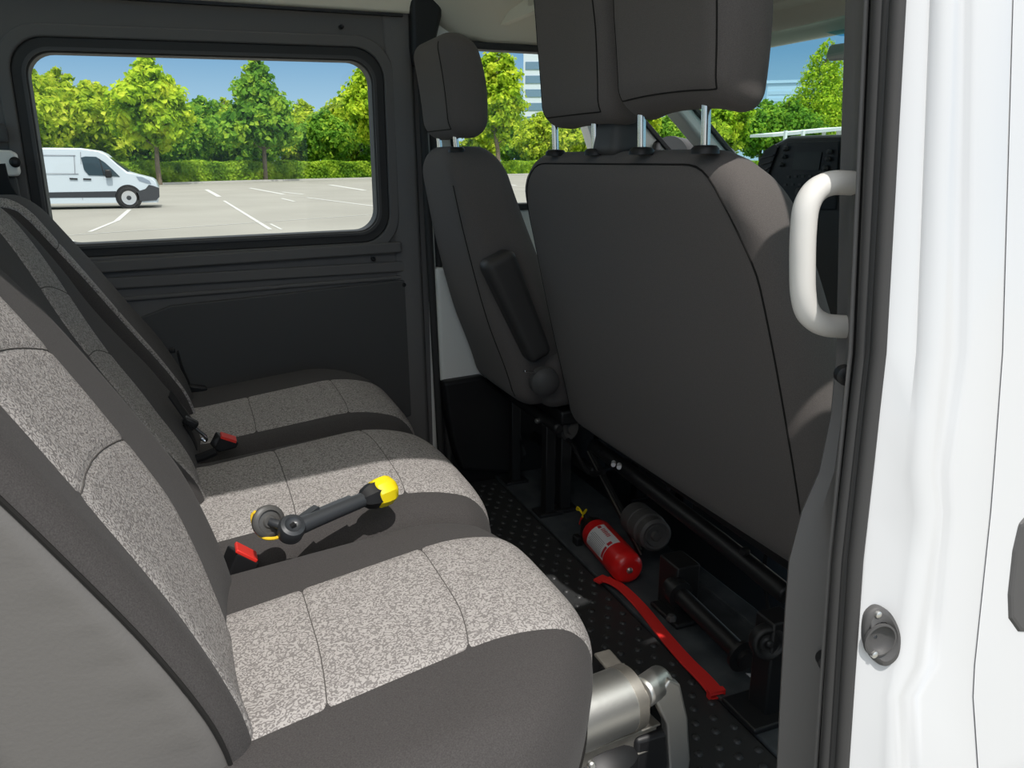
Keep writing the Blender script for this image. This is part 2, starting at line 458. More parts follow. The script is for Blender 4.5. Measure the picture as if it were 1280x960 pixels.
# --- ceiling: cream cove above the window, high roof, header shelf over the cab
m = MB()
rows = []
for x in (-1.35, -.6, 0, .4, .64, .70, .80, .90):
    zz = 1.385+.016*(x-wx0)*.2
    rows.append([Vector((x, WY-.03, zz-.008)), Vector((x, WY-.034, zz)), Vector((x, WY-.05, zz+.03)), Vector((x, WY-.12, zz+.16)), Vector((x, WY-.26, 1.80)), Vector((x, WY-.6, 1.95)), Vector((x, 1.4, 1.98)), Vector((x, .75, 1.93))])
m.grid(rows)
ceiling = struct(m.build('ceiling', 'beige'))
sol = ceiling.modifiers.new('t', 'SOLIDIFY'); sol.thickness = .02; sol.offset = 1
m = MB(); m.beam((-1.35, WY-.030, 1.366), (.60, WY-.030, 1.374), .02, .006)
struct(m.build('cove_gap', 'plastic_black', ceiling, smooth=False))
m = MB()                                                        # roof skin
m.box((.2, 1.43, 2.03), (3.1, 1.66, .03)); struct(m.build('roof', 'paint_white', ceiling, smooth=False))
m = MB()                                                        # cab headliner: cove over the driver's door and the moulded shelf
rows = []
for x, dz in ((.64, .10), (.70, .05), (.76, .015), (.85, 0), (1.0, 0), (1.2, 0), (1.42, -.012)):
    rows.append([Vector((x, WY+.0, 1.318+dz)), Vector((x, WY-.02, 1.332+dz)), Vector((x, WY-.06, 1.355+dz)), Vector((x, WY-.13, 1.385+dz)), Vector((x, WY-.30, 1.40+dz))])
m.grid(rows)
hl = struct(m.build('ceiling_cab', 'beige')); sol = hl.modifiers.new('t', 'SOLIDIFY'); sol.thickness = .02; sol.offset = 1
m = MB()
rows = []
for i in range(25):
    x = .86+(1.50-.86)*i/24
    row = []
    for j in range(25):
        y = .62+(2.02-.62)*j/24
        z = 1.405-.085*max(0, min(1, (x-.95)/.45))**1.2
        z += .012*math.cos((y-1.38)*14)*math.exp(-((x-1.18)/.10)**2) - .02*math.exp(-((x-1.30)/.05)**2) + .012*math.exp(-((x-1.40)/.03)**2)
        row.append(Vector((x, y, z)))
    rows.append(row)
m.grid(rows); vz = struct(m.build('header_shelf', 'beige', hl)); sol = vz.modifiers.new('t', 'SOLIDIFY'); sol.thickness = .03; sol.offset = 1
for px, py in ((640, 8), (655, 12)):
    m = MB(); c = at(px, py, 'y', 2.18); m.lathe(c+Vector((0, 0, .02)), (0, -.3, -1), [(0, .012), (.012, .012), (.02, .006)], 14)
    struct(m.build('coat_hook', 'beige', hl))
m = MB()                                                        # roof wall above the cab shelf (high roof cap)
m.box((.875, 1.46, 1.69), (.02, 1.70, .66)); m.box((1.2, 1.43, 1.99), (.7, 1.62, .02))
struct(m.build('roof_cap', 'beige', ceiling, smooth=False))

# --- cab side on the driver's side: door with window, pillar foot, cream lower trim
m = MB()
def slant(pts, x0, x1):
    out = []
    for p in pts:
        xp = min(1.62, 1.455-1.19*(p.z-1.08)); out.append(Vector((x0+(p.x-x0)*(xp-x0)/(x1-x0), p.y, p.z)))
    return out
m.frame(slant(rrect(.66, 1.86, -.02, 1.42, .004, y=WY), .66, 1.86), slant(rrect(.775, 1.84, .855, 1.325, .07, y=WY), .66, 1.86), (0, .05, 0))
door = struct(m.build('door_1', 'cream', ang=25))
m = MB(); m.frame(slant(rrect(.775, 1.84, .855, 1.325, .07, y=WY-.008), .66, 1.86), slant(rrect(.797, 1.80, .875, 1.304, .055, y=WY-.008), .66, 1.86), (0, .05, 0))
struct(m.build('window_frame', 'rubber', door, bevel=.004))
m = MB(); m.prism(slant(rrect(.79, 1.82, .87, 1.31, .06, y=WY+.02), .66, 1.86), (0, .004, 0)); struct(m.build('pane', 'pane_clear', door, smooth=False))
m = MB()
m.prism([at(*p, 'y', 2.25) for p in ((545, 335), (640, 335), (640, 470), (598, 474), (552, 480))], (0, .05, 0))
struct(m.build('lower_trim', 'cream', door, smooth=False, bevel=.01, seg=3))
m = MB()
q = [at(*p, 'y', 2.22) for p in ((554, 478), (604, 470), (640, 500), (660, 570), (640, 592), (578, 588), (568, 560), (560, 520))]
m.prism(q, (0, .09, 0)); struct(m.build('pillar_foot', 'plastic_black', door, smooth=False, bevel=.012, seg=3))

m = MB(); m.box((1.4, WY-.012, .155), (1.45, .02, .37)); struct(m.build('sill_panel', 'plastic_black', door, smooth=False))
m = MB(); m.box((1.86, WY+.02, .45), (.55, .05, .95)); struct(m.build('side_panel', 'plastic_dark', door, smooth=False))
# --- windscreen, its pillar and header
m = MB()
Apt = at(874, 168, 'y', 2.16)
dA = Vector((.62, .05, -.52)).normalized()
base, top = Apt+dA*.42, Apt-dA*.36
m.beam(base, top, .05, .075, up=(0, 1, 0)); struct(m.build('trim_2', 'cream', bevel=.012, seg=3))
m = MB()
m.beam(base+Vector((.022, -.03, .01)), top+Vector((.022, -.03, .01)), .016, .03, up=(0, 1, 0)); struct(m.build('trim_3', 'rubber', bevel=.004))
bN, tN = Vector((base.x, .62, base.z)), Vector((top.x, .66, top.z))
m = MB()
rows = []
for i in range(9):
    t = i/8; a = base.lerp(bN, t); b = top.lerp(tN, t); bow = .10*(1-(2*t-1)**2)
    rows.append([a+Vector((bow, 0, 0)), b+Vector((bow, 0, 0))])
m.grid(rows); ws = struct(m.build('window_2', 'pane_tint')); sol = ws.modifiers.new('t', 'SOLIDIFY'); sol.thickness = .004
m = MB(); m.beam(bN, tN, .05, .075, up=(0, 1, 0)); struct(m.build('trim_4', 'cream', bevel=.012, seg=3))
m = MB(); m.beam(top+Vector((0, .05, .03)), tN+Vector((0, -.05, .03)), .08, .05); struct(m.build('trim_5', 'beige', bevel=.01))
m = MB(); m.box((2.15, 1.38, .55), (.5, 1.75, .55)); struct(m.build('bonnet', 'paint_white', ws, smooth=False, bevel=.06, seg=4))

# --- near side: B-pillar trim, door seal, white outer skin, front door
PY_ = [-70, 0, 220, 440, 520, 590, 640, 700, 760, 830, 870, 960, 1120]
def tr(tab, y):
    xs = [t[0] for t in tab]
    if y <= xs[0]: i = 0
    elif y >= xs[-1]: i = len(xs)-2
    else: i = max(k for k in range(len(xs)-1) if xs[k] <= y)
    a, b = tab[i], tab[i+1]; return a[1]+(b[1]-a[1])*(y-a[0])/(b[0]-a[0])
def lean(z): return .485+.08*(z-.4)/.7
def atl(px, py, off=0.0):
    y = .52
    for _ in range(8): p = at(px, py, 'y', y+off); y = lean(p.z)
    return p
EDGE = [(0, 1062), (220, 1055), (440, 1050), (520, 1043), (590, 1028), (640, 1006), (690, 991), (780, 984), (960, 975)]
EDGE2 = [(0, 1072), (220, 1066), (440, 1061), (520, 1056), (590, 1046), (640, 1028), (690, 1010), (780, 1002), (960, 992)]
TS = [(0, 1086), (440, 1066), (700, 1040), (960, 1022)]
SG = [(0, 1100), (440, 1080), (700, 1050), (960, 1033)]
WH = [(0, 1127), (440, 1103), (700, 1074), (960, 1057)]
# above the shoulder the unseen pillar is stepped forward so sun reaches the front seat
SUN_STEP = ((.235, .07, .74), (.232, .02, .17), (.220, .010, .085), (.09, .004, .03))
def colgrid(mb, cols, ys=PY_, up=True):
    """cols = [(table, off)], rows along the pillar; two extra rows carry it up to the roof, slanting forward"""
    rows = []
    if up:
        r0 = [atl(tr(t, -70), -70, o) for t, o in cols]
        rows += [[p+Vector(o) for p in r0] for o in SUN_STEP]
    for y in ys: rows.append([atl(tr(t, y), y, o) for t, o in cols])
    mb.grid(rows); return rows
m = MB()
colgrid(m, [(EDGE, .16), (EDGE, .13), (EDGE, .118), (EDGE2, .108), (TS, .085), (TS, .060), (TS, .04)])
pil = struct(m.build('trim_6', 'trim_pillar', ang=50)); pil.modifiers.new('t', 'SOLIDIFY').thickness = .004
m = MB(); colgrid(m, [(TS, .07), (TS, .05), ([(a, b+5) for a, b in TS], .047), (SG, .052), (SG, .060)]); 
struct(m.build('seal_channel', 'rubber', pil, ang=50))
m = MB()
for tab, off, r in ((SG, .030, .0075), ([(a, (b*.5+c*.5)) for (a, b), (_, c) in zip(SG, WH)], .022, .0085), ([(a, b-5) for a, b in WH], .014, .0075)):
    pts = [atl(tr(tab, y), y, off) for y in PY_]
    pts = [pts[0]+Vector(o) for o in SUN_STEP]+pts
    m.tube(pts, r, 10)
struct(m.build('door_seal', 'rubber', pil))
for p in ((1058, 470), (1034, 828)):
    m = MB(); c = atl(*p, .075); m.lathe(c, (-.5, -1, 0), [(-.01, .010), (.002, .010), (.004, .007), (.004, .0035), (.010, .003)], 16)
    struct(m.build('trim_screw', 'plastic_black', pil))
YL = [0, 440, 590, 640, 830, 870, 960]
def T(*v): return list(zip(YL, v))
cA = T(1127, 1103, 1090, 1084, 1067, 1063, 1057); cV = T(1170, 1153, 1137, 1142, 1118, 1108, 1105)
cG0 = T(1192, 1180, 1163, 1170, 1143, 1123, 1126); cG1 = T(1211, 1204, 1181, 1184, 1167, 1143, 1143)
cD = T(1264, 1251, 1240, 1236, 1216, 1214, 1220)
sh = lambda t, d: [(a, b+d) for a, b in t]
m = MB()
colgrid(m, [(cA, .06), (cA, .012), (sh(cA, 3), .010), (sh(cV, -8), .006), (cV, .000), (sh(cG0, -6), -.005), (cG0, -.004), (sh(cG0, 5), .000), (sh(cG1, -5), .000), (sh(cG1, 2), -.004), (sh(cG1, 9), -.005), (sh(cD, -3), -.005), (cD, -.003), (cD, .03)])
skin = struct(m.build('wall_right', 'paint_white', ang=70)); skin.modifiers.new('t', 'SOLIDIFY').thickness = .002
m = MB(); colgrid(m, [(sh(cD, -3), .022), (sh(cD, 12), .022)]); struct(m.build('gap_shadow_strip', 'rubber', skin))
m = MB()
rows = []
for y in [-110]+PY_[1:]:
    a = [atl(tr(sh(cD, 4.5), y), y, o) for o in (.03, -.002, -.006)]
    p = a[-1]; rows.append(a+[p+Vector((d, 0, 0)) for d in (.02, .1, .16, .20)])
m.grid(rows)
fd = struct(m.build('door_2', 'paint_white', ang=70)); fd.modifiers.new('t', 'SOLIDIFY').thickness = .003
m = MB()
hp = [atl(*p, -.012) for p in ((1263, 775), (1262, 745), (1268, 690), (1276, 655), (1290, 640), (1345, 640), (1345, 795), (1275, 792))]
m.prism(hp, (0, .03, 0)); struct(m.build('door_handle', 'plastic_dark', fd, smooth=False, bevel=.006, seg=3))
# door-stop cup on the white pillar
offc = lambda px: .0095-.0095*(px-1066)/55
c = [atl(px, py, offc(px)) for px, py in ((1098, 757), (1110, 764), (1120, 784), (1122, 802), (1118, 820), (1106, 830), (1095, 828), (1084, 815), (1077, 796), (1079, 770), (1088, 759))]
ctr = sum(c, Vector())/len(c)
oc = spline(c, 4, True)
m = MB(); n = len(oc); rows = []
for f, d in ((1, .012), (1, -.002), (.97, -.0045), (.80, -.0055)): rows.append([ctr+(p-ctr)*f+Vector((0, d, 0)) for p in oc]+[ctr+(oc[0]-ctr)*f+Vector((0, d, 0))])
m.grid(rows)
cc = ctr+Vector((-.006, -.0035, -.001))
rows = []
for rr, d in ((.0180, .0), (.0180, -.0022), (.0160, -.0026), (.0145, .0010), (.011, .0040), (.002, .0045)):
    rows.append([cc+Vector((math.cos(a)*rr*.92, d-.0015+(math.cos(a)*rr)*-.19, math.sin(a)*rr)) for a in [2*math.pi*k/32 for k in range(33)]])
m.grid(rows)
# flat face between outline and bowl
rows = [[ctr+(oc[k % n]-ctr)*.80+Vector((0, -.0055, 0)) for k in range(n+1)], [cc+Vector((math.cos(math.atan2((oc[k % n]-ctr).z, (oc[k % n]-ctr).x))*.0166, .0, math.sin(math.atan2((oc[k % n]-ctr).z, (oc[k % n]-ctr).x))*.0180)) for k in range(n+1)]]
m.grid(rows)
cup = tag(m.build('door_stop_cup', 'plastic_dark', ang=60), 'black oval door stop cup screwed to the white pillar', 'door stop')
ORG[cup.name] = Vector((0, 0, 0))
m = MB()
for p in ((1099, 769), (1094, 819)):
    m = MB(); q = atl(*p, offc(p[0])-.0058); m.lathe(q+Vector((0, .003, 0)), (0, -1, 0), [(0, .0036), (.003, .0036), (.0042, .002)], 12)
    m.build('screw', 'steel', cup)
# remaining shell, out of frame, which shades the cabin
def rrect_x(y0, y1, z0, z1, r, x): return [Vector((x, p.x, p.z)) for p in rrect(y0, y1, z0, z1, r)]
m = MB(); m.frame(rrect(-1.40, -.62, -.45, 2.0, .004, y=.52), rrect(-1.30, -.74, .80, 1.60, .06, y=.52), (0, .05, 0)); struct(m.build('wall_right', 'paint_white', ang=25))
m = MB(); m.prism(rrect(-1.32, -.72, .78, 1.62, .06, y=.545), (0, .004, 0)); struct(m.build('fill_window_side', 'pane_tint', smooth=False))  # unseen side window, added to let more skylight into the cabin
m = MB(); m.frame(rrect_x(.5, 2.36, -.1, 2.0, .004, -1.40), rrect_x(.66, 2.2, .78, 1.62, .06, -1.40), (.05, 0, 0)); struct(m.build('wall_back', 'trim_wall', ang=25))
m = MB(); m.prism(rrect_x(.64, 2.22, .76, 1.64, .06, -1.375), (.004, 0, 0)); struct(m.build('fill_window_rear', 'pane_tint', smooth=False))  # unseen rear window, added to brighten the cabin with skylight
HY, HZ = .60, 1.79
m = MB(); m.beam((-.7, HY, HZ+.12), (.95, HY, HZ+.12), .05, .24)
struct(m.build('wall_header', 'paint_white', smooth=False, bevel=.004))
m = MB(); m.box((1.30, .61, 1.70), (.78, .04, .74)); m.box((.97, .575, 1.24), (.10, .04, .30)); struct(m.build('cab_side_block', 'paint_white', fd, smooth=False))  # unseen upper panel added to keep sun off the front seat's side face
m = MB(); m.box((1.40, .53, .27), (1.06, .05, 1.14)); m.box((1.80, .575, 1.09), (.10, .04, .55)); struct(m.build('door_lower', 'paint_white', fd, smooth=False))
m = MB(); m.box((1.38, .57, 1.09), (.78, .004, .52)); struct(m.build('pane', 'pane_tint', fd, smooth=False))
# ================================================================== SEATS in the second row
def rear_seat(label, y0, y1, ci, by, bi, prof, ztop, lift=0.0, near=(.16, .26), far=(.05, .16), vinyl=False, cseam=(), bseam=(), xf=.46):
    """ci / bi = insert limits (near, far) of cushion and backrest; prof = front face x over z"""
    ym = (y0+y1)/2; b = (y1-y0)/2
    root = thing('rear_seat_unit', (0.2, ym, 0), label, 'seat', 'row of three rear seats')
    zb = .19; zt = .44+lift
    def cdef(p):
        x, y, z = p; t = max(0, min(1, (z-zb)/(zt-zb)))
        v = (y-ym)/b
        fx = max(0, x/xf)
        if y < y0+near[1]: x -= near[0]*((y0+near[1]-y)/near[1])**2*fx
        if y > y1-far[1]: x -= far[0]*((y-y1+far[1])/far[1])**2*fx
        x -= .05*(1-t)**2*fx
        z += t*(.10*max(0, p.x)-.004+.012*(1-v*v))
        if p.x > .27: z -= t*.062*((p.x-.27)/.19)**2
        return Vector((x, y, z))
    dims = ((xf+.10)/2, b, (zt-zb)/2)
    cs = rounder(((xf-.10)/2, ym, (zt+zb)/2), dims, .055, cdef)
    m = MB(); m.soft(cs, dims, .055, (40, 24, 6), 6)
    cush = m.build('seat_cushion', 'fabric_dark', root, ang=80)
    A = dims[0]; Lt = 2*A+.115
    def cfn(u, v):
        s = u*Lt; yy = (ci[0]+(ci[2]-ci[0])*u)+((ci[1]+(ci[3]-ci[1])*u)-(ci[0]+(ci[2]-ci[0])*u))*v-ym
        if s <= 2*A: return Vector((-A+s, yy, dims[2]))
        return Vector((A, yy, dims[2]-(s-2*A)))
    m = MB(); lines = patch(m, cs, cfn, 150, 36, .0035, seams=cseam)
    ci_ = m.build('cushion_insert', 'woven_light', cush, ang=80)
    for ln in lines: m = MB(); m.tube(ln, .0009, 5); m.build('seam', 'seam_grey', cush)
    # piping along the near and front edge of the cushion
    pts = [Vector((-A+2*A*i/40, -b, dims[2]-.048)) for i in range(41)]+[Vector((A, -b+2*b*i/40, dims[2]-.115)) for i in range(1, 41)]
    m = MB(); m.tube(on_surf(cs, pts, .0008, Vector((.2, ym, .32))), .0020, 6); m.build('piping', 'stitch', cush)
    # backrest
    th = .21 if vinyl else .15; zb0 = .30 if vinyl else .37
    y0, y1 = by; ym = (y0+y1)/2; b = (y1-y0)/2; cym = ym
    def bdef(p):
        x, y, z = p; v = (y-ym)/b
        fr = max(0, min(1, (x+th)/th))
        ex = max(0, z-(ztop-.16))/.16
        y = ym+(y-ym)*(1-.10*ex*ex)
        pin = max(0, min(1, (.60-z)/.16)); pin = pin*pin*(3-2*pin); y -= .10*pin*(v+1)/2+.0*pin
        zz = z-.03*max(0, abs(v)-.4)**2/.36*max(0, (z-.5)/(ztop-.5))
        return Vector((x*(1-.25*ex)+herm(prof, z)+fr*.020*(abs(v)**3)*(1-ex)-.006*fr*(1-v*v)*0, y, zz))
    bd = (th/2, b, (ztop-zb0)/2)
    bs = rounder((-th/2, ym, (ztop+zb0)/2), bd, .046, bdef)
    m = MB(); m.soft(bs, bd, .046, (5, 14, 60), 6)
    back = m.build('backrest', 'fabric_dark', root, ang=80)
    H = 2*bd[2]; Lb = H+.06
    def bfn(u, v):
        s = u*Lb; zz_ = -bd[2]+min(s, H)+(ztop+zb0)/2; y_ = herm(bi[0], zz_); yv = herm(bi[1], zz_); yy = yv+(y_-yv)*v-ym
        if s <= H: return Vector((bd[0], yy, -bd[2]+s))
        return Vector((bd[0]-(s-H), yy, bd[2]))
    m = MB(); lines = patch(m, bs, bfn, 170, 34, .004, seams=bseam)
    m.build('back_insert', 'woven_light', back, ang=80)
    for ln in lines: m = MB(); m.tube(ln, .0010, 5); m.build('seam', 'seam_grey', back)
    if vinyl:
        def vfn(u, v):
            x = -bd[0]+(2*bd[0]-.028)*v; return Vector((x, -bd[1], -bd[2]+.01+(2*bd[2]-.02)*u))
        m = MB(); rows = []
        mid = Vector((0, 1, 0))
        for i in range(61):
            row = []
            for j in range(25):
                p = bs(vfn(i/60, j/24)); e = min(1, (1-j/24)/.07)
                wr_ = .0009*math.sin(i*1.9+1.3*math.sin(i*.7))*math.exp(-((j/24-.86)/.12)**2)*math.exp(-((i-22)/16)**2)
                row.append(p+Vector((0, -.004*e**.5+.0005+wr_, 0)))
            rows.append(row)
        m.grid(rows); m.build('side_panel', 'vinyl_grey', back, ang=80)
        pts = [Vector((bd[0]-.026, -bd[1], -bd[2]+.01+(2*bd[2]-.02)*i/60)) for i in range(61)]
        m = MB(); m.tube([bs(p)+Vector((0, -.0012, 0)) for p in pts], .0026, 6); m.build('piping', 'stitch', back)
    return root
NEARP = [(.36, .006), (.42, .004), (.48, -.008), (.58, -.050), (.69, -.108), (.79, -.165), (.90, -.232), (1.02, -.31)]
MIDP = [(.36, -.015), (.42, -.020), (.48, -.038), (.55, -.090), (.715, -.200), (.865, -.275), (.95, -.325), (1.02, -.37)]
FARP = [(.36, -.02), (.42, -.025), (.50, -.05), (.675, -.157), (.84, -.258), (.92, -.306), (1.0, -.35)]
rear_seat('grey cloth rear seat in full sun with a plain vinyl side panel', .585, 1.125, (.70, .955, .775, 1.045), (.692, 1.195), ([(.30, .70), (.48, .725), (.56, .742), (.66, .760), (.81, .785), (.95, .80)], [(.30, .95), (.46, .98), (.53, 1.02), (.60, 1.042), (.8, 1.055), (.95, 1.05)]), NEARP, .99, 0, (.17, .27), (.04, .16), True, xf=.438,
          cseam=(.30, .56), bseam=(lambda v: .645+.06*v+.012*math.sin(math.pi*v), lambda v: .49+.055*v+.012*math.sin(math.pi*v)))
rear_seat('grey cloth rear seat crossed by a shadow edge with a tool lying on it', 1.145, 1.62, (1.20, 1.545, 1.215, 1.60), (1.33, 1.86), ([(.37, 1.36), (.5, 1.38), (.56, 1.44), (.68, 1.52), (.79, 1.565), (.95, 1.58)], [(.37, 1.52), (.47, 1.54), (.53, 1.60), (.64, 1.66), (.75, 1.73), (.95, 1.75)]), MIDP, .945, -.006, (.03, .16), (.03, .16), False,
          cseam=(.33, .60), bseam=(lambda v: .60+.06*v+.012*math.sin(math.pi*v), lambda v: .43+.05*v+.012*math.sin(math.pi*v)))
rear_seat('grey cloth rear seat in full shade beside the window wall', 1.64, 2.20, (1.70, 1.955, 1.72, 2.02), (1.885, 2.19), ([(.37, 1.91), (.95, 1.91)], [(.37, 1.955), (.95, 1.95)]), FARP, .928, -.012, (.03, .16), (.05, .18), False,
          cseam=(.30, .60), bseam=(lambda v: .5, lambda v: .75))
# ================================================================== FRONT SEATS
def seatback(root, y0, y1, prof, zb, zt, th, r, cr_, name='backrest', bulge=.03, matn='fabric_front', taper=.05):
    """prof = rear face x over z; corner radius cr_ at the top"""
    ym = (y0+y1)/2; b = (y1-y0)/2
    def d(p):
        x, y, z = p; f = (z-zb)/(zt-zb)
        y = ym+(y-ym)*(1-taper*f+.25*taper*math.sin(math.pi*f))
        ay = abs(p.y-ym)-(b-cr_)
        if ay > 0: z = zb+(z-zb)*(1-(cr_*.8/(zt-zb))*(1-math.sqrt(max(0, 1-(ay/cr_)**2)))*max(0, min(1, (f-.35)/.5)))
        v = (p.y-ym)/b; rear = max(0, 1-(x)/th)
        x = x*(1-.22*max(0, f-.6)/.4)+herm(prof, z)-rear*bulge*(1-v*v)*math.sin(math.pi*min(1, max(0, f*.9+.05)))
        return Vector((x, y, z))
    dims = (th/2, b, (zt-zb)/2)
    sf = rounder((th/2, ym, (zt+zb)/2), dims, r, d)
    m = MB(); m.soft(sf, dims, r, (5, 24, 24)); o = m.build(name, matn, root, ang=80)
    return o, sf, dims, ym
def seam(root, sf, dims, inset, cr_, parent, ztop_in=None, zlow=None, name='seam'):
    """stitched border on the rear face"""
    a, b, c = dims; y1 = b-inset; z1 = c-(inset*.8 if ztop_in is None else ztop_in); pts = []
    zl = -c+.01 if zlow is None else zlow
    for i in range(21): pts.append((-y1, zl+(z1-cr_-zl)*i/20))
    for k in range(1, 13): t = R_(180-90*k/12); pts.append((-(y1-cr_)+math.cos(t)*cr_, z1-cr_+math.sin(t)*cr_))
    for i in range(1, 20): pts.append((-(y1-cr_)+2*(y1-cr_)*i/20, z1))
    for k in range(13): t = R_(90-90*k/12); pts.append(((y1-cr_)+math.cos(t)*cr_, z1-cr_+math.sin(t)*cr_))
    for i in range(1, 21): pts.append((y1, z1-cr_+(zl-z1+cr_)*i/20))
    m = MB(); m.tube([sf(Vector((-a, p[0], p[1]))) for p in pts], .0017, 6); return m.build(name, 'stitch', parent)

def headrest(root, y0, y1, x0, x1, z0, z1, posts, zpost, lip=.02, rear_up=.0, matn='fabric_front', rr=.042, si=.030, tp=.10):
    ym, xm = (y0+y1)/2, (x0+x1)/2; b = (y1-y0)/2
    def d(p):
        x, y, z = p; f = (z-z0)/(z1-z0); v = (y-ym)/b; fx = (x-x0)/(x1-x0)
        y = ym+(y-ym)*(1-tp*max(0, f-.55)/.45-.05*(1-f)**2)
        x = x+.012*(1-f)-.02*f*f+(.012 if fx > .5 else 0)*(math.sin(math.pi*f))
        if f < .5:
            z += (1-2*f)*(rear_up*(1-fx)*(1-v*v*.4)-lip*fx*(abs(v)**3))
        return Vector((x, y, z))
    dims = ((x1-x0)/2, b, (z1-z0)/2)
    sf = rounder((xm, ym, (z0+z1)/2), dims, rr, d)
    m = MB(); m.soft(sf, dims, rr, (6, 10, 14)); h = m.build('headrest', matn, root, ang=80)
    m = MB(); a, bb, c = dims
    for s in (-1, 1):
        m.tube([sf(Vector((-a, s*(bb-si), -c+.012+(2*c-.03)*i/20))) for i in range(21)], .0014, 6)
    m.tube([sf(Vector((-a, -bb+si+(2*bb-2*si)*i/20, -c+.012))) for i in range(21)], .0014, 6)
    m.build('seam', 'stitch', h)
    for px, py, pz in posts:
        m = MB(); m.tube([(px, py, zpost-.006), (px-.004, py, pz)], .0072, 14); m.build('headrest_post', 'chrome', root)
        m = MB(); m.lathe((px, py, zpost-.010), (0, 0, 1), [(0, .022), (.008, .021), (.012, .017), (.013, .009)], 20); m.build('post_guide', 'plastic_black', root)
    return h

# --- double passenger seat
pb = thing('passenger_bench', (1.05, 1.4, 0), 'wide dark grey double passenger seat seen from behind, with two headrests', 'seat')
PPROF = [(.28, .925), (.40, .900), (.60, .848), (.80, .795), (.95, .752), (1.03, .732)]
bk, sf, dims, ym = seatback(pb, .905, 1.885, PPROF, .295, 1.018, .138, .066, .17, bulge=.016, taper=.10)
seam(pb, sf, dims, .036, .16, bk, ztop_in=.012)
# recess line between the two halves is hidden; cushion in front
m = MB(); cd = lambda p: p+Vector((0, 0, .06*(p.x-1.0)))
ds = (.25, .46, .08); m.soft(rounder((1.27, 1.40, .42), ds, .05, cd), ds, .05); m.build('seat_cushion', 'fabric_front', pb, ang=80)
XH = .665
PX_ = .770
headrest(pb, .975, 1.300, XH+.03, XH+.125, 1.072, 1.36, [(PX_-.02, at(883, 165, 'x', PX_-.02).y, 1.10), (PX_-.02, at(803, 165, 'x', PX_-.02).y, 1.10)], 1.020, lip=.03, rear_up=.014, si=.016)
headrest(pb, 1.325, 1.640, XH+.04, XH+.145, 1.068, 1.36, [(PX_-.01, at(745, 165, 'x', PX_-.01).y, 1.10), (PX_-.01, at(695, 165, 'x', PX_-.01).y, 1.10)], 1.020, lip=.015, rear_up=.0)
# belt outlet between the headrests
gd = (.035, .047, .033)
gm = at(762, 172, 'x', .77)
def gdef(p):
    f = (p.z-gm.z)/.066+.5; return Vector((p.x+.01*f, gm.y+(p.y-gm.y)*(1-.22*max(0, f-.2)), p.z))
m = MB(); m.soft(rounder((.785, gm.y, gm.z), gd, .018, gdef), gd, .018, (4, 4, 4)); m.build('belt_outlet', 'plastic_dark', pb, ang=60)

# under-frame of the double seat: black rails, posts, struts, motor
def P3(px, py, X): return at(px, py, 'x', X)
m = MB(); m.tube([P3(612, 500, 1.0), P3(668, 545, 1.0), P3(745, 590, 1.0)], .017, 12); m.tube([P3(742, 556, 1.0), P3(905, 680, 1.0), P3(985, 745, 1.0)], .020, 12)
m.beam((1.0, .99, .29), (1.0, 1.93, .31), .05, .05); m.beam((1.30, .99, .29), (1.30, 1.93, .31), .05, .05)
m.beam((.98, 1.02, .30), (1.45, 1.02, .31), .04, .05); m.beam((.98, 1.90, .30), (1.45, 1.90, .31), .04, .05)
m.build('frame_rail', 'black_metal', pb, bevel=.004)
def post(px, py, topx, topy, X, w=.034):
    f = at(px, py, 'z', .012); t = Vector((f.x, f.y, .30)); 
    m = MB(); m.beam(f, t, w, w*1.15, up=(0, 1, 0)); o = m.build('frame_post', 'black_metal', pb, bevel=.004)
    m = MB(); m.box(f+Vector((0, 0, .006)), (w*2.1, w*1.9, .012)); m.lathe(f+Vector((-.025, .0, .012)), (0, 0, 1), [(0, .007), (.006, .007), (.008, .004)], 10)
    m.build('foot_plate', 'black_metal', o, bevel=.003)
post(703, 636, 703, 560, 1.0)
f_ = at(960, 905, 'z', .012)
for y_ in (1.05, 1.85):
    m = MB(); m.beam((1.30, y_, .0), (1.30, y_, .30), .04, .04, up=(0, 1, 0)); m.build('frame_post', 'black_metal', pb, bevel=.004)
# gas strut with a bright edge, round swivel cover
a, b = P3(735, 562, .985), P3(802, 690, .985)
m = MB(); m.beam(a, b, .030, .008, up=(1, 0, 0)); m.build('strut', 'black_metal', pb)
m = MB(); m.beam(a+Vector((-.008, -.012, 0)), b+Vector((-.008, -.012, 0)), .004, .003, up=(1, 0, 0)); m.build('strut_edge', 'steel', pb, label='bright steel strut edge')
c = P3(712, 535, .96); m = MB(); m.lathe(c, (.35, -1, .1), [(-.03, .020), (-.028, .034), (0, .036), (.006, .030), (.006, .018), (.012, .016)], 24); m.build('swivel_cover', 'plastic_dark', pb)
c = P3(735, 575, .96)
m = MB(); m.tube(spline([P3(*p, .95) for p in ((690, 520), (700, 540), (716, 556), (728, 580), (738, 592), (755, 590))], 6), .006, 8); m.build('cable', 'plastic_black', pb)
for p in ((767, 578), (774, 581)):
    q = P3(*p, .965); m = MB(); m.tube([q, q+Vector((-.012, -.02, .002))], .006, 10); m.build('cable_end', 'label_white', pb)
for p in ((693, 528), (752, 566), (838, 610), (872, 628), (930, 690), (905, 652)):
    m = MB(); q = P3(*p, .985); m.lathe(q, (-1, -.4, .1), [(-.01, .009), (.004, .009), (.008, .006)], 10); m.build('bolt', 'black_metal', pb)
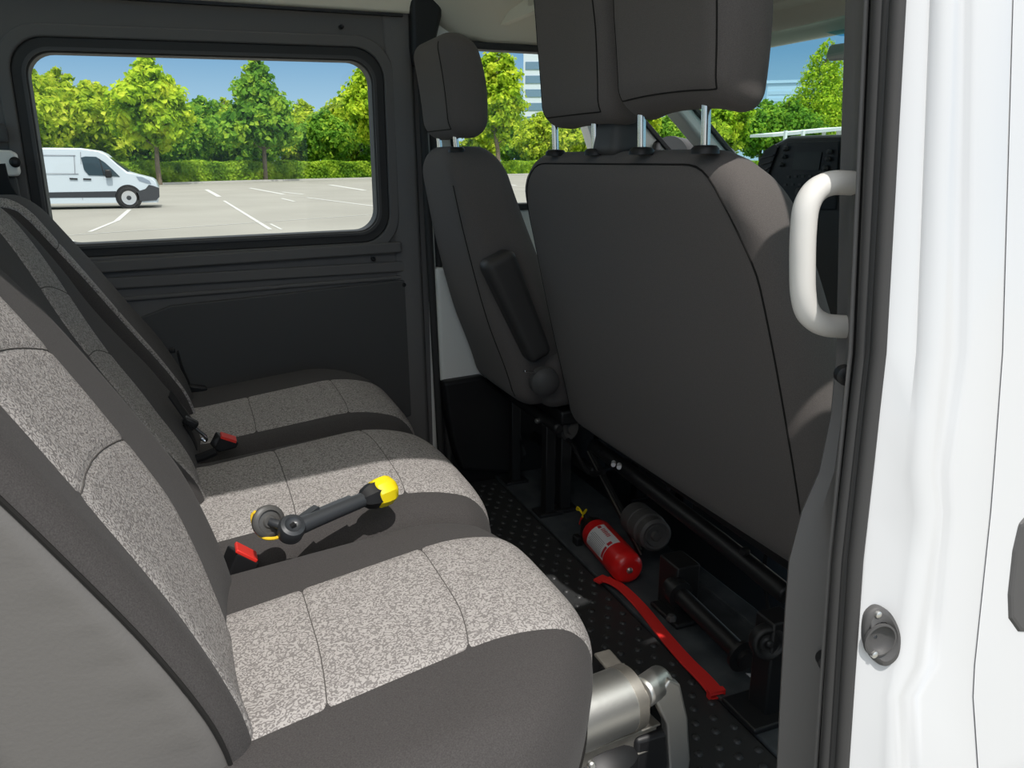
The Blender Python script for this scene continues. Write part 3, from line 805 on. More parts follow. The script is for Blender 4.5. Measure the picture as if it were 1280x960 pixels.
# motor can
c0, c1 = P3(800, 652, 1.01), P3(836, 684, .985); ax = (c1-c0).normalized()
m = MB(); m.lathe(c0-ax*.03, ax, [(0, .030), (.004, .044), (.05, .044), (.052, .041), (.056, .041), (.058, .045), (.095, .045), (.1, .041), (.128, .041), (.133, .034), (.130, .028), (.134, .026), (.131, .014), (.138, .010)], 32)
mo = m.build('motor', 'plastic_dark', pb)
mb_ = at(846, 768, 'z', .012)
m = MB(); m.box(mb_+Vector((.02, .03, .06)), (.06, .075, .12)); m.box(mb_+Vector((0, 0, .006)), (.075, .11, .012)); mk = m.build('motor_bracket', 'black_metal', pb, bevel=.004)
m = MB(); m.lathe(mb_+Vector((-.035, -.03, .012)), (0, 0, 1), [(0, .012), (.006, .012), (.012, .008)], 6); m.build('bolt', 'plastic_dark', mk)
# low torsion tube and end bracket
t0, t1 = P3(845, 738, .93), P3(935, 826, .93)
m = MB(); m.tube([t0+(t0-t1)*.1, t1], .019, 20); m.lathe(t0, (t1-t0), [(0, .03), (.02, .03), (.022, .02)], 24); m.lathe(t1-(t1-t0).normalized()*.02, (t1-t0), [(0, .034), (.008, .034), (.01, .02)], 24)
m.build('torsion_tube', 'black_metal', pb)
m = MB()
e0 = at(952, 900, 'z', .012)
m.box(e0+Vector((.03, .02, .10)), (.055, .05, .20)); m.box(e0+Vector((.02, .02, .006)), (.12, .10, .012))
m.lathe(e0+Vector((.0, .0, .16)), (-.3, -1, .1), [(-.02, .032), (.004, .032), (.006, .022), (-.002, .020), (-.002, .008), (.008, .007)], 24)
m.build('end_bracket', 'black_metal', pb, bevel=.004)
m = MB(); m.tube(spline([P3(*p, 1.03) for p in ((958, 690), (955, 720), (960, 760), (966, 820))], 5), .004, 8)
m.tube(spline([P3(*p, 1.0) for p in ((984, 774), (972, 790), (970, 812), (978, 832), (988, 835))], 6), .010, 8, flat=.35); m.build('belt_loop', 'webbing', pb)
m = MB(); m.tube(spline([P3(*p, 1.05) for p in ((800, 690), (812, 712), (822, 740), (812, 750), (804, 735))], 5), .003, 6); m.build('wire', 'red_paint', pb)

# --- driver's seat
ds_ = thing('driver_seat_unit', (.9, 2.08, 0), 'dark grey single front seat behind the far door pillar, folded armrest on its side', 'seat')
DPROF = [(.34, .795), (.45, .765), (.60, .712), (.80, .660), (.95, .628), (1.04, .612)]
bk2, sf2, dims2, ym2 = seatback(ds_, 1.895, 2.262, DPROF, .35, 1.035, .19, .055, .12, bulge=.012, taper=.16)
a, b, c = dims2
m = MB(); m.tube([sf2(Vector((-a, -b+.035, -c+.03+(2*c-.10)*i/30))) for i in range(31)], .0015, 6); m.build('seam', 'stitch', bk2)
headrest(ds_, 1.905, 2.185, .605, .705, 1.055, 1.292, [(.655, at(571, 190, 'x', .655).y, 1.08), (.655, at(550, 188, 'x', .655).y, 1.08)], 1.030, lip=.012, rr=.045, tp=.02)
m = MB(); dq = (.25, .20, .08); m.soft(rounder((1.10, 2.07, .43), dq, .05, lambda p: p+Vector((0, 0, .05*(p.x-1.0)))), dq, .05); m.build('seat_cushion', 'fabric_front', ds_, ang=80)
ap = [at(*p, 'y', 1.88) for p in ((624, 332), (668, 434))]
aq = (.028, .028, .135); acen = (ap[0]+ap[1])/2; adir = (ap[0]-ap[1]).normalized(); aL = (ap[0]-ap[1]).length/2+.03
ex = adir.cross(Vector((0, 1, 0))).normalized(); rm = Matrix((ex, Vector((0, 1, 0)), adir)).transposed()
dq = (.040, .034, aL); m = MB(); m.soft(rounder((0, 0, 0), dq, .022, lambda p: acen+rm @ Vector((p.x*(1+.15*p.z/aL), p.y, p.z))), dq, .022, (3, 3, 10)); m.build('armrest', 'armrest_vinyl', ds_, ang=70)
c = at(684, 478, 'y', 1.83); m = MB(); m.lathe(c+Vector((0, .03, 0)), (-.15, -1, 0), [(0, .03), (.01, .040), (.03, .038), (.042, .026), (.045, .008)], 28); m.build('recliner_cover', 'plastic_dark', ds_)
m = MB(); m.beam(at(655, 464, 'y', 1.84), at(670, 466, 'y', 1.84), .012, .006); m.build('recliner_lever', 'chrome', ds_, bevel=.001)
m = MB()
m.box((1.12, 2.07, .315), (.42, .36, .04)); m.tube([(.90, 1.88, .29), (.90, 2.25, .29)], .016, 12)
f1 = at(640, 592, 'z', .012)
m.build('seat_base', 'black_metal', ds_, bevel=.006)
for q in (Vector((.90, f1.y-.06, .012)), Vector((.90, 1.95, .012)), Vector((1.2, 1.95, .012)), Vector((1.2, 2.2, .012))):
    m = MB(); m.beam(q, q+Vector((0, 0, .27)), .03, .035, up=(0, 1, 0)); fp = m.build('frame_post', 'black_metal', ds_, bevel=.003)
    m = MB(); m.box(q+Vector((0, 0, .004)), (.075, .06, .010)); m.build('foot_plate', 'black_metal', fp, bevel=.002)
for p in ((620, 519), (672, 526)):
    q = at(*p, 'x', .88); m = MB(); m.lathe(q, (-1, -.5, .1), [(-.01, .008), (.004, .008), (.008, .005)], 10); m.build('bolt', 'steel', ds_)
m = MB(); m.tube(spline([at(*p, 'x', .88) for p in ((617, 500), (613, 515), (618, 530), (630, 540))], 5), .003, 6); m.build('cable', 'plastic_black', ds_)

# ================================================================== CAB: dashboard, wheel, mirror, grab handle
da = thing('dashboard', (1.6, 1.5, .6), 'black dashboard with radio stack beyond the double passenger seat', 'dashboard')
DX = 1.50
m = MB()
m.prism([(DX+.10, .62, .60), (DX+.06, .62, .80), (DX+.12, .62, .955), (DX+.20, .62, .985), (DX+.48, .62, .955), (DX+.5, .62, .60)], (0, 1.62, 0))
m.build('dash_body', 'plastic_dark', da, smooth=True, bevel=.02, seg=3)
st = [at(*p, 'x', DX) for p in ((950, 222), (953, 200), (962, 182), (985, 170), (1050, 168), (1064, 178), (1066, 300), (1060, 400), (1000, 400), (985, 330), (965, 262))]
m = MB(); m.prism(st, (.16, 0, 0)); cst = m.build('center_stack', 'plastic_dark', da, smooth=False, bevel=.012, seg=3)
def D(px, py, dx=0): return at(px, py, 'x', DX-.001+dx)
m = MB()
m.prism([D(*p) for p in ((985, 178), (1050, 176), (1046, 262), (966, 264), (975, 216))], (-.004, 0, 0)); m.build('radio_panel', 'plastic_black', cst, smooth=False, bevel=.002)
m = MB(); m.prism([D(*p, -.004) for p in ((994, 190), (1028, 190), (1024, 213), (990, 212))], (-.002, 0, 0)); m.build('radio_screen', 'screen', cst, smooth=False)
for px, py, r in ((983, 186, .007), (981, 196, .006), (978, 206, .006), (1038, 190, .006), (1036, 199, .006), (1033, 210, .007), (971, 233, .009), (1000, 240, .011), (1025, 240, .009), (968, 246, .008)):
    m = MB(); q = D(px, py, -.004); m.lathe(q, (-1, 0, .1), [(0, r), (.008, r*.9), (.010, r*.7)], 14); m.build('knob', 'plastic_dark', cst)
for i in range(13):
    a = D(986+9*i, 221-.3*i, -.004) if i < 7 else D(982+9*(i-7), 231, -.004)
    m = MB(); m.box(a, (.004, .011, .006)); m.build('radio_button', 'plastic_dark', cst, smooth=False)
m = MB(); m.box(D(1010, 249, -.004), (.004, .09, .006)); m.build('disc_slot', 'plastic_dark', cst, smooth=False)
m = MB()
vo = [D(*p, -.002) for p in ((946, 220), (950, 200), (958, 187), (969, 180), (974, 184), (966, 205), (957, 232))]
m.prism(vo, (-.004, 0, 0)); vt = m.build('air_vent', 'plastic_black', da, smooth=False, bevel=.002)
for k in range(4):
    m = MB(); m.beam(D(950-k*0+k*.5, 198+k*8, -.008), D(967-k*3, 194+k*8, -.008), .004, .003); m.build('vent_slat', 'plastic_dark', vt, smooth=False)
m = MB(); m.tube(spline([D(*p, -.006) for p in ((1062, 190), (1054, 198), (1052, 210), (1058, 218))], 5), .004, 8); m.build('vent_ring', 'plastic_dark', da)
# instrument hood
hc = at(830, 190, 'x', 1.62)
m = MB(); rows = []
for i in range(9):
    f = i/8; rr = .13*(1-.15*f)
    rows.append([hc+Vector((.02+.22*f, math.cos(a)*rr, math.sin(a)*(.085-.03*f)-.03)) for a in [math.pi*k/16 for k in range(17)]])
m.grid(rows); m.prism(rows[0], (.01, 0, 0)); m.build('instrument_hood', 'plastic_dark', da, ang=60)
sw = thing('steering_wheel', at(800, 215, 'x', 1.38), 'black steering wheel glimpsed between the headrests', 'steering wheel')
wc = at(770, 228, 'x', 1.34); wn = Vector((-.80, 0, .60)); we = Vector((0, 1, 0)); wu = wn.cross(we).normalized()
if wu.z < 0: wu = -wu
m = MB(); m.tube([wc+we*(math.cos(a)*.175)+wu*(math.sin(a)*.175) for a in [2*math.pi*k/48 for k in range(48)]], .014, 12, closed=True); m.build('rim', 'plastic_black', sw)
m = MB(); m.lathe(wc, wn, [(-.06, .045), (-.01, .06), (.01, .05), (.016, .02)], 24)
for a in (R_(0), R_(180), R_(270)): m.beam(wc, wc+we*(math.cos(a)*.17)+wu*(math.sin(a)*.17), .03, .012, up=wn)
m.build('hub', 'plastic_dark', sw)
m = MB(); m.tube([wc-wn*.05, wc-wn*.30], .03, 14); m.build('column', 'plastic_black', sw)
rm_ = thing('rear_view_mirror', at(1046, 60, 'x', 1.42), 'pale rear view mirror hanging behind the windscreen', 'mirror')
MX = 1.40
q = [at(*p, 'x', MX) for p in ((1036, 56), (1050, 54), (1120, 50), (1122, 70), (1060, 74), (1034, 76), (1031, 70))]
m = MB(); m.prism(q, (.02, 0, 0)); m.build('mirror_housing', 'cream', rm_, smooth=False, bevel=.006, seg=3)
m = MB(); m.beam(at(1060, 58, 'x', MX+.02), at(1062, 30, 'x', MX+.06), .012, .012); m.build('mirror_stem', 'plastic_black', rm_)
q = [at(*p, 'x', MX+.05) for p in ((1022, 32), (1030, 40), (1050, 45), (1130, 44), (1130, 18), (1030, 22))]
m = MB(); m.prism(q, (.004, 0, 0)); o = tag(m.build('sun_band', 'pane_band', smooth=False), 'blue tinted sun band at the top of the windscreen', 'sun visor')

gh = thing('grab_handle', at(1045, 320, 'y', .60), 'white grab handle on the dark door pillar', 'handle')
GY = .64
path = [at(*p, 'y', GY) for p in ((1064, 229), (1040, 229), (1020, 238), (1008, 258), (1004, 290), (1003, 330), (1004, 368), (1011, 392), (1028, 405), (1050, 408), (1066, 408))]
m = MB(); m.tube(spline(path, 8), .0135, 18, flat=.9); m.build('grip', 'handle_white', gh)
# ================================================================== SMALL THINGS IN THE CABIN
# --- fire extinguisher lying on the floor strip
er = .041
e0 = at(786, 712, 'z', er+.013); e1 = at(735, 655, 'z', er+.013)
ea = (e1-e0).normalized()
ex_ = thing('fire_extinguisher', (e0+e1)/2-Vector((0, 0, er)), 'small red fire extinguisher lying on the floor under the double seat', 'fire extinguisher')
Le = (e1-e0).length*.80
m = MB(); m.lathe(e0, ea, [(-.004, .014), (-.006, .026), (0, .034), (.008, .0395), (.018, er), (Le*.5, er), (Le-.012, er), (Le+.004, .036), (Le+.016, .026), (Le+.02, .018)], 40)
body = m.build('cylinder', 'red_paint', ex_, ang=50)
m = MB(); m.lathe(e0, -ea, [(-.002, .008), (.006, .008), (.009, .005), (.010, .002)], 14); m.build('base_stud', 'steel_dull', body)
m = MB(); m.lathe(e0+ea*(Le-.003), ea, [(0, .0385), (.020, .036), (.034, .028), (.046, .022), (.062, .020), (.064, .012)], 28); nk = m.build('valve_collar', 'plastic_black', ex_)
top_ = e0+ea*(Le+.045)
upv = Vector((-.25, -.35, .9)); upv = (upv-ea*upv.dot(ea)).normalized()
m = MB(); m.beam(top_+upv*.012, top_+upv*.030+ea*.012, .012, .010); m.build('lever', 'plastic_black', ex_, bevel=.002)
pp = at(727, 645, 'x', top_.x)
m = MB(); m.tube([at(725, 655, 'x', top_.x-.01), at(728, 646, 'x', top_.x-.01)], .004, 8); m.mat(1)
m.tube(spline([at(*p, 'x', top_.x-.01) for p in ((727, 648), (729, 643), (725, 638), (721, 637), (722, 634), (725, 637), (728, 642), (731, 639), (733, 637), (731, 641), (728, 645))], 5), .0025, 8)
m.build('safety_pin', ['red_button', 'yellow'], ex_, label='yellow twisted safety pin tie')
# wrapped label with its red marks and small print
def onb(d, ang, r=.0006):
    g = ea.cross(upv); return e0+ea*d+(upv*math.cos(ang)+g*math.sin(ang))*(er+r)
side0 = (CAMP-e0); side0 = (side0-ea*side0.dot(ea)).normalized(); gg = ea.cross(upv); A0 = math.atan2(side0.dot(gg), side0.dot(upv))
def lab(mb, d0, d1, a0, a1, r, n=14):
    mb.grid([[onb(d0+(d1-d0)*i/2, A0+a0+(a1-a0)*k/n, r) for k in range(n+1)] for i in range(3)])
d0, d1 = Le*.30, Le*.80
m = MB(); lab(m, d0, d1, -.95, .80, .0006); lb = m.build('label', 'label_white', ex_)
m = MB(); lab(m, d1-.016, d1-.003, .30, .52, .0011, 4); m.build('label_mark', 'label_red', lb)
m = MB(); lab(m, d0+.004, d0+.016, .02, .34, .0011, 4); m.build('label_mark', 'label_red', lb)
m = MB(); lab(m, d0+.002, d0+.012, -.80, -.10, .0010, 6); m.build('label_mark', 'label_red', lb)
m = MB()
for k in range(6): lab(m, d1-.022-.008*k, d1-.026-.008*k, .34, .62-.03*(k % 2), .0011, 4)
m.build('label_print', 'label_red', lb)
m = MB()
for k in range(11):
    a = -.85+.10*k
    if .05 < a < .3: continue
    lab(m, d0+.020, d1-.006-.004*(k % 3), a, a+.025, .0010, 2)
m.build('label_print', 'label_ink', lb)
m = MB(); a_ = e0+ea*.055-Vector((0, 0, er)); b_ = e0+ea*.10-Vector((0, 0, er))
m.box(at(722, 676, 'z', .02), (.02, .03, .03)); m.build('wall_bracket', 'plastic_black', ex_, bevel=.004)

# --- red strap on the studded mat
sp = [(757, 724), (775, 733), (800, 757), (830, 794), (858, 826), (880, 848), (897, 868)]
P = [at(px, py, 'z', .016 if i > 1 else .022) for i, (px, py) in enumerate(sp)]
pts = spline(P, 6); wl = []
for i in range(len(pts)):
    t = i/(len(pts)-1); wl.append(.030 if t < .05 else .024+.010*t)
m = MB(); m.ribbon(pts, wl, .005, (1, .25, 0))
st_ = thing('red_strap', tuple((P[0]+P[-1])/2), 'long flat red strap lying on the black studded floor mat', 'strap')
m.build('strap_band', 'red_strap', st_, bevel=.0015)
e_ = pts[-1]; dv = (pts[-1]-pts[-4]).normalized(); sd = Vector((dv.y, -dv.x, 0))
m = MB(); m.frame([e_+sd*(a*.017)+Vector((0, 0, b*.009-.002)) for a, b in ((-1, -1), (1, -1), (1, 1), (-1, 1))], [e_+sd*(a*.014)+Vector((0, 0, b*.0065-.002)) for a, b in ((-1, -1), (1, -1), (1, 1), (-1, 1))], dv*(-.012))
m.build('open_end', 'red_strap', st_)
tb = pts[1]; m = MB(); m.box(tb+Vector((-.012, .008, .0)), (.034, .02, .006), (0, 0, .35)); m.lathe(tb+Vector((-.018, .008, .003)), (0, 0, 1), [(0, .003), (.001, .003), (.0015, .001)], 8); m.build('strap_tab', 'red_strap', st_, bevel=.0015)

# --- black hand tool with a yellow cap resting on the middle seat
tz = .500
h0, h1 = at(364, 662, 'z', tz-.006), at(455, 624, 'z', tz+.004)
td = (h1-h0).normalized()
tl = thing('hand_tool', (h0+h1)/2-Vector((0, 0, .02)), 'black handled tool with yellow cap lying across the middle seat', 'tool')
m = MB(); L_ = (h1-h0).length
m.tube([h0+td*(L_*k/10) for k in range(11)], [.0125, .0128, .0125, .0122, .012, .0119, .0118, .0117, .0116, .0115, .0112], 20)
m.beam(h0+td*L_*.30+Vector((-.004, .010, .004)), h0+td*L_*.86+Vector((-.004, .010, .004)), .006, .010); hn = m.build('tool_handle', 'tool_grey', tl, ang=50)
ju = (CAMP-h0).normalized()*.75+Vector((0, 0, .4)); ju.normalize(); js = td.cross(ju).normalized(); ju = js.cross(td).normalized()
m = MB(); m.lathe(h0-ju*.014, ju, [(0, .014), (.004, .0185), (.022, .0195), (.028, .017), (.030, .012), (.027, .009), (.026, .003)], 28)
m.build('tool_joint', 'tool_grey', tl); m = MB(); m.box(h0+ju*.013, (.007, .007, .004), (0.2, -.4, .3)); m.build('joint_pin', 'plastic_black', tl)
dc = at(336, 652, 'z', tz+.004); dn = ((CAMP-dc).normalized()+Vector((.45, -.2, -.1))).normalized()
m = MB(); m.lathe(dc-dn*.008, dn, [(0, .019), (.003, .0235), (.009, .0240), (.012, .0215), (.013, .017), (.010, .0155), (.011, .010), (.0135, .008), (.0137, .002)], 30); m.build('end_disc', 'tool_disc', tl)
m = MB(); m.tube([dc+dn*.004, (dc+h0)/2+dn*.008, h0+ju*.002], [.006, .007, .009], 12); m.beam(h0+td*.006+js*-.004, h0+td*.05-js*.014, .012, .012); m.build('linkage', 'tool_grey', tl)
m = MB(); m.tube(spline([dc+dn*.008+cr*(px/1000*1.28)+cu*(-py/1000*1.28) for px, py in ((-19, -10), (-21, -6), (-19, 4), (-14, 13), (-6, 18), (4, 18), (10, 16))], 6), .0026, 8); m.tube([dc+dn*.008+cr*-.0245+cu*.013, dc+dn*.008+cr*-.018+cu*.013], .0035, 8)
m.build('yellow_cord', 'yellow_cord', tl, label='thin yellow cord')
k0 = h1+td*.002
m = MB(); m.lathe(k0, td, [(-.006, .011), (0, .0165), (.012, .021), (.022, .0215), (.024, .016)], 7); m.build('cap_collar', 'plastic_black', tl, ang=25)
m = MB(); m.lathe(k0+td*.016, td, [(0, .0205), (.004, .0225), (.014, .0240), (.024, .0235), (.032, .020), (.038, .012), (.039, .004)], 9)
m.box(k0+td*.030-Vector((0, 0, .012))+cr*.004, (.020, .012, .012), (0, .2, .5)); yc = m.build('tool_cap', 'yellow', tl, ang=35, bevel=.002, label='faceted yellow plastic cap')

# --- belt buckles between the seats
def buckle(px, py, z, dirv, ln, wd, label, glow='red_button'):
    c = at(px, py, 'z', z); d = Vector(dirv).normalized(); s_ = d.cross(Vector((0, 0, 1))).normalized(); u = s_.cross(d)
    t = thing('belt_buckle', c-Vector((0, 0, .03)), label, 'belt buckle', 'rear belt buckles')
    m = MB(); m.beam(c-d*ln/2, c+d*ln/2, wd, .022); m.build('housing', 'plastic_black', t, bevel=.004, seg=3)
    m = MB(); m.beam(c+d*(ln/2-.0005), c+d*(ln/2+.002), wd*.82, .017); m.build('release_button', glow, t, bevel=.001)
    m = MB(); m.tube([c-d*ln*.5, c-d*ln*.9-Vector((0, 0, .012))], .006, 8, flat=2); m.build('stalk', 'webbing', t)
    return t
def buckle2(quad, top, depth, label):
    """quad = near face corners in the photo (on plane y), top = red edge"""
b1 = thing('belt_buckle', at(295, 725, 'z', .44), 'black seat belt buckle with red release button beside the sunlit backrest', 'belt buckle', 'rear belt buckles')
BY = 1.125
fq = [at(*p, 'y', BY) for p in ((297, 691), (325, 704), (318, 718), (291, 733), (281, 731))]
m = MB(); m.prism(fq, (-.012, .034, .0)); m.build('housing', 'plastic_black', b1, smooth=False, bevel=.003, seg=3)
a, b = at(299, 689, 'y', BY+.003), at(325, 702, 'y', BY+.003)
m = MB(); m.beam(a+Vector((-.004, .012, .002)), b+Vector((-.004, .012, .002)), .030, .006, up=(.3, 0, 1)); m.build('release_button', 'red_button', b1, bevel=.0015)
m = MB(); m.tube([at(288, 733, 'y', BY+.01), at(280, 738, 'y', BY+.0), at(272, 745, 'y', BY+.0)], .007, 8); m.build('stalk', 'webbing', b1)
m = MB(); m.box(at(297, 733, 'y', BY-.006), (.016, .01, .006), (0, -.4, 0)); m.build('tongue_slot', 'label_white', b1, bevel=.002)
b2 = thing('belt_buckle', at(268, 720, 'z', .44), 'small belt buckle with a red tab, half hidden beside the sunlit backrest', 'belt buckle', 'rear belt buckles')
fq = [at(*p, 'y', BY+.03) for p in ((262, 712), (273, 712), (279, 724), (268, 728), (258, 722))]
m = MB(); m.prism(fq, (0, .02, 0)); m.build('housing', 'plastic_black', b2, smooth=False, bevel=.002)
m = MB(); m.beam(at(272, 711, 'y', BY+.026), at(278, 722, 'y', BY+.026), .008, .006); m.build('release_button', 'red_button', b2)
BY3 = 1.60
b3 = thing('belt_buckle', at(285, 560, 'z', .43), 'black belt buckle with red button in the shade beside the seat by the window wall', 'belt buckle', 'rear belt buckles')
fq = [at(*p, 'y', BY3) for p in ((276, 546), (299, 553), (296, 560), (275, 566), (268, 562))]
m = MB(); m.prism(fq, (-.008, .04, 0)); m.build('housing', 'plastic_black', b3, smooth=False, bevel=.003)
m = MB(); m.beam(at(279, 547, 'y', BY3)+Vector((-.004, .012, .002)), at(298, 553, 'y', BY3)+Vector((-.004, .012, .002)), .03, .005, up=(.3, 0, 1)); m.build('release_button', 'red_button', b3)
m = MB(); m.tube([at(270, 564, 'y', BY3), at(256, 570, 'y', BY3), at(244, 574, 'y', BY3)], .009, 8); m.build('stalk', 'webbing', b3)
# belt webbing and metal tongue beside the farthest seat
bt = thing('seat_belt', at(240, 530, 'y', 1.66), 'black seat belt with a metal tongue hanging beside the shaded backrest', 'seat belt', 'rear belts')
m = MB(); m.ribbon(spline([at(*p, 'y', 1.65) for p in ((212, 492), (226, 512), (236, 526), (242, 534))], 5), .035, .003, (0, 1, .3)); m.ribbon(spline([at(*p, 'y', 1.66) for p in ((230, 528), (240, 545), (246, 560))], 5), .03, .003, (0, 1, .2)); m.build('webbing', 'webbing', bt)
m = MB(); m.box(at(238, 528, 'y', 1.645), (.03, .02, .016), (0, .6, 0)); m.build('tongue_grip', 'plastic_black', bt, bevel=.004)
m = MB(); m.tube(spline([at(*p, 'y', 1.64) for p in ((243, 534), (250, 540), (257, 546), (257, 551), (251, 548))], 5), .0035, 8); m.build('tongue', 'chrome', bt)
bt2 = thing('seat_belt', at(230, 470, 'y', 2.14), 'black webbing and buckle tucked between the shaded seat and the window wall', 'seat belt', 'rear belts')
m = MB(); m.ribbon(spline([at(*p, 'y', 2.14) for p in ((222, 440), (228, 462), (236, 480), (240, 492))], 5), .03, .004, (0, 1, .2)); m.build('webbing', 'webbing', bt2)
m = MB(); m.box(at(246, 486, 'y', 2.14), (.05, .025, .02), (0, .25, 0)); m.build('housing', 'plastic_black', bt2, bevel=.005)
m = MB(); m.box(at(215, 438, 'y', 2.14), (.015, .02, .012)); m.build('loop', 'plastic_black', bt2, bevel=.003)
bt3 = thing('seat_belt', at(255, 690, 'z', .44), 'black belt webbing with clear sleeve beside the sunlit backrest', 'seat belt', 'rear belts')
m = MB(); m.ribbon(spline([at(*p, 'y', 1.15) for p in ((246, 660), (256, 676), (262, 694), (264, 716))], 5), .026, .004, (0, 1, .2)); m.build('webbing', 'webbing', bt3)
m = MB(); m.tube(spline([at(*p, 'y', 1.14) for p in ((258, 668), (266, 680), (267, 694), (262, 700))], 5), .003, 8); m.build('sleeve', 'tool_disc', bt3)
# belt height adjuster on the far wall, top left
ba = thing('belt_adjuster', at(12, 210, 'y', 2.27), 'grey green seat belt anchor block with knob left of the big window', 'belt anchor')
YB = 2.27
q = [at(*p, 'y', YB) for p in ((-40, 186), (14, 188), (22, 192), (27, 216), (24, 220), (-40, 221))]
m = MB(); m.prism(q, (0, -.035, 0)); m.build('anchor_cover', 'cream', ba, smooth=False, bevel=.007, seg=3)
m = MB(); m.lathe(at(19, 203, 'y', YB-.034), (.1, -1, .1), [(0, .012), (.008, .012), (.012, .008), (.013, .004)], 18); m.build('knob', 'plastic_black', ba)
q = [at(*p, 'y', YB) for p in ((-40, 221), (22, 221), (30, 262), (34, 300), (-40, 300))]
m = MB(); m.prism(q, (0, -.02, 0)); m.build('lower_cover', 'plastic_dark', ba, smooth=False, bevel=.006)
q = [at(*p, 'y', YB) for p in ((-40, 150), (8, 155), (12, 178), (-40, 180))]
m = MB(); m.prism(q, (0, -.02, 0)); m.build('upper_cover', 'plastic_dark', ba, smooth=False, bevel=.006)
m = MB(); m.ribbon(spline([at(*p, 'y', 2.18) for p in ((-6, 205), (0, 228), (10, 246), (24, 262))], 5), .045, .003, (1, -.4, 0)); m.build('webbing', 'webbing', ba)
m = MB(); m.tube(spline([at(*p, 'y', 2.16) for p in ((14, 250), (22, 248), (27, 256), (30, 266), (24, 268))], 5), .005, 8); m.build('guide_loop', 'tool_grey', ba)

# --- bare metal fold mechanism under the nearest seat
mc = thing('seat_mechanism', at(760, 900, 'z', .05), 'bare metal folding mechanism and slide rail under the front of the sunlit seat', 'seat mechanism')
Z1 = .22
c0, c1 = at(700, 905, 'z', .215), at(792, 868, 'z', .215)
ax = (c1-c0).normalized()
c0 = c0-ax*.07
m = MB(); Lc = (c1-c0).length-.012; m.lathe(c0, ax, [(0, .030), (.002, .048), (Lc*.5, .048), (Lc-.004, .048), (Lc, .045), (Lc+.001, .034), (Lc+.006, .033)], 36); m.build('drum', 'steel', mc, ang=35)
m = MB(); m.tube([c0+ax*(Lc*.93), c0+ax*(Lc+.004)], .0490, 36); m.build('drum_band', 'steel_dull', mc)
pv = at(818, 855, 'z', .235)
m = MB(); m.lathe(pv-Vector((.03, .012, .0)), (.93, .36, 0), [(0, .020), (.002, .023), (.05, .023), (.052, .020)], 24)
arm = [(pv.x+.012, pv.z+.018), (pv.x+.032, pv.z+.004), (pv.x+.050, pv.z-.06), (pv.x+.060, pv.z-.14), (pv.x+.055, pv.z-.22), (pv.x+.015, pv.z-.22), (pv.x+.022, pv.z-.14), (pv.x+.012, pv.z-.06), (pv.x-.012, pv.z-.01)]
m.prism([(x, pv.y-.022, z) for x, z in arm], (0, .020, 0)); m.build('link_arm', 'steel', mc, bevel=.004, seg=3)
m = MB(); m.tube([pv-ax*.05+Vector((0, -.01, -.02)), pv+Vector((.01, .01, -.02))], .008, 12); m.lathe(at(800, 868, 'z', .225), ax, [(-.012, .026), (0, .026), (.004, .022), (.008, .014)], 20); m.build('hinge_pin', 'steel_dull', mc)
m = MB(); r0, r1 = at(690, 962, 'z', .150), at(818, 912, 'z', .150)
r0 = r0-(r1-r0)*.7
m.beam(r0, r1, .012, .040); m.beam(r0+Vector((0, 0, .020)), r1+Vector((0, 0, .020)), .03, .004); m.beam(r0+Vector((0, 0, -.020)), r1+Vector((0, 0, -.020)), .03, .004); m.build('slide_rail', 'steel_dull', mc, bevel=.002)
m = MB(); m.beam(at(752, 815, 'z', .24), at(795, 865, 'z', .235), .030, .006); m.beam(at(775, 832, 'z', .245), at(800, 880, 'z', .232), .014, .012); m.build('rear_bracket', 'steel_dull', mc, bevel=.003)
m = MB(); m.box(at(812, 945, 'z', .09), (.09, .06, .13)); m.lathe(at(823, 905, 'z', .13)+Vector((0, .03, 0)), (.2, -1, .1), [(0, .05), (.02, .05), (.024, .044)], 28); m.build('gear_housing', 'plastic_black', mc, bevel=.01)
for p in ((716, 905), (738, 955)): m = MB(); m.lathe(at(*p, 'z', .185), (0, -1, .2), [(0, .006), (.006, .006), (.008, .004)], 10); m.build('bolt', 'steel', mc)
m = MB(); m.lathe(at(742, 950, 'z', .10), (0, 0, 1), [(0, .07), (.03, .07), (.05, .05), (.055, .02)], 28); m.build('foot_boss', 'black_metal', mc)
m = MB(); m.box((.26, .80, .09), (.30, .05, .18)); m.build('pedestal', 'black_metal', mc, bevel=.004)
m = MB(); m.box((.22, 1.35, .17), (.34, 1.40, .03)); 
for y in (1.10, 1.60, 2.05): m.box((.12, y, .085), (.05, .05, .16)); m.box((.34, y, .085), (.05, .05, .16))
fr = tag(m.build('bench_frame', 'black_metal', smooth=False, bevel=.004), 'dark frame carrying the row of rear seats above the mat', 'frame')
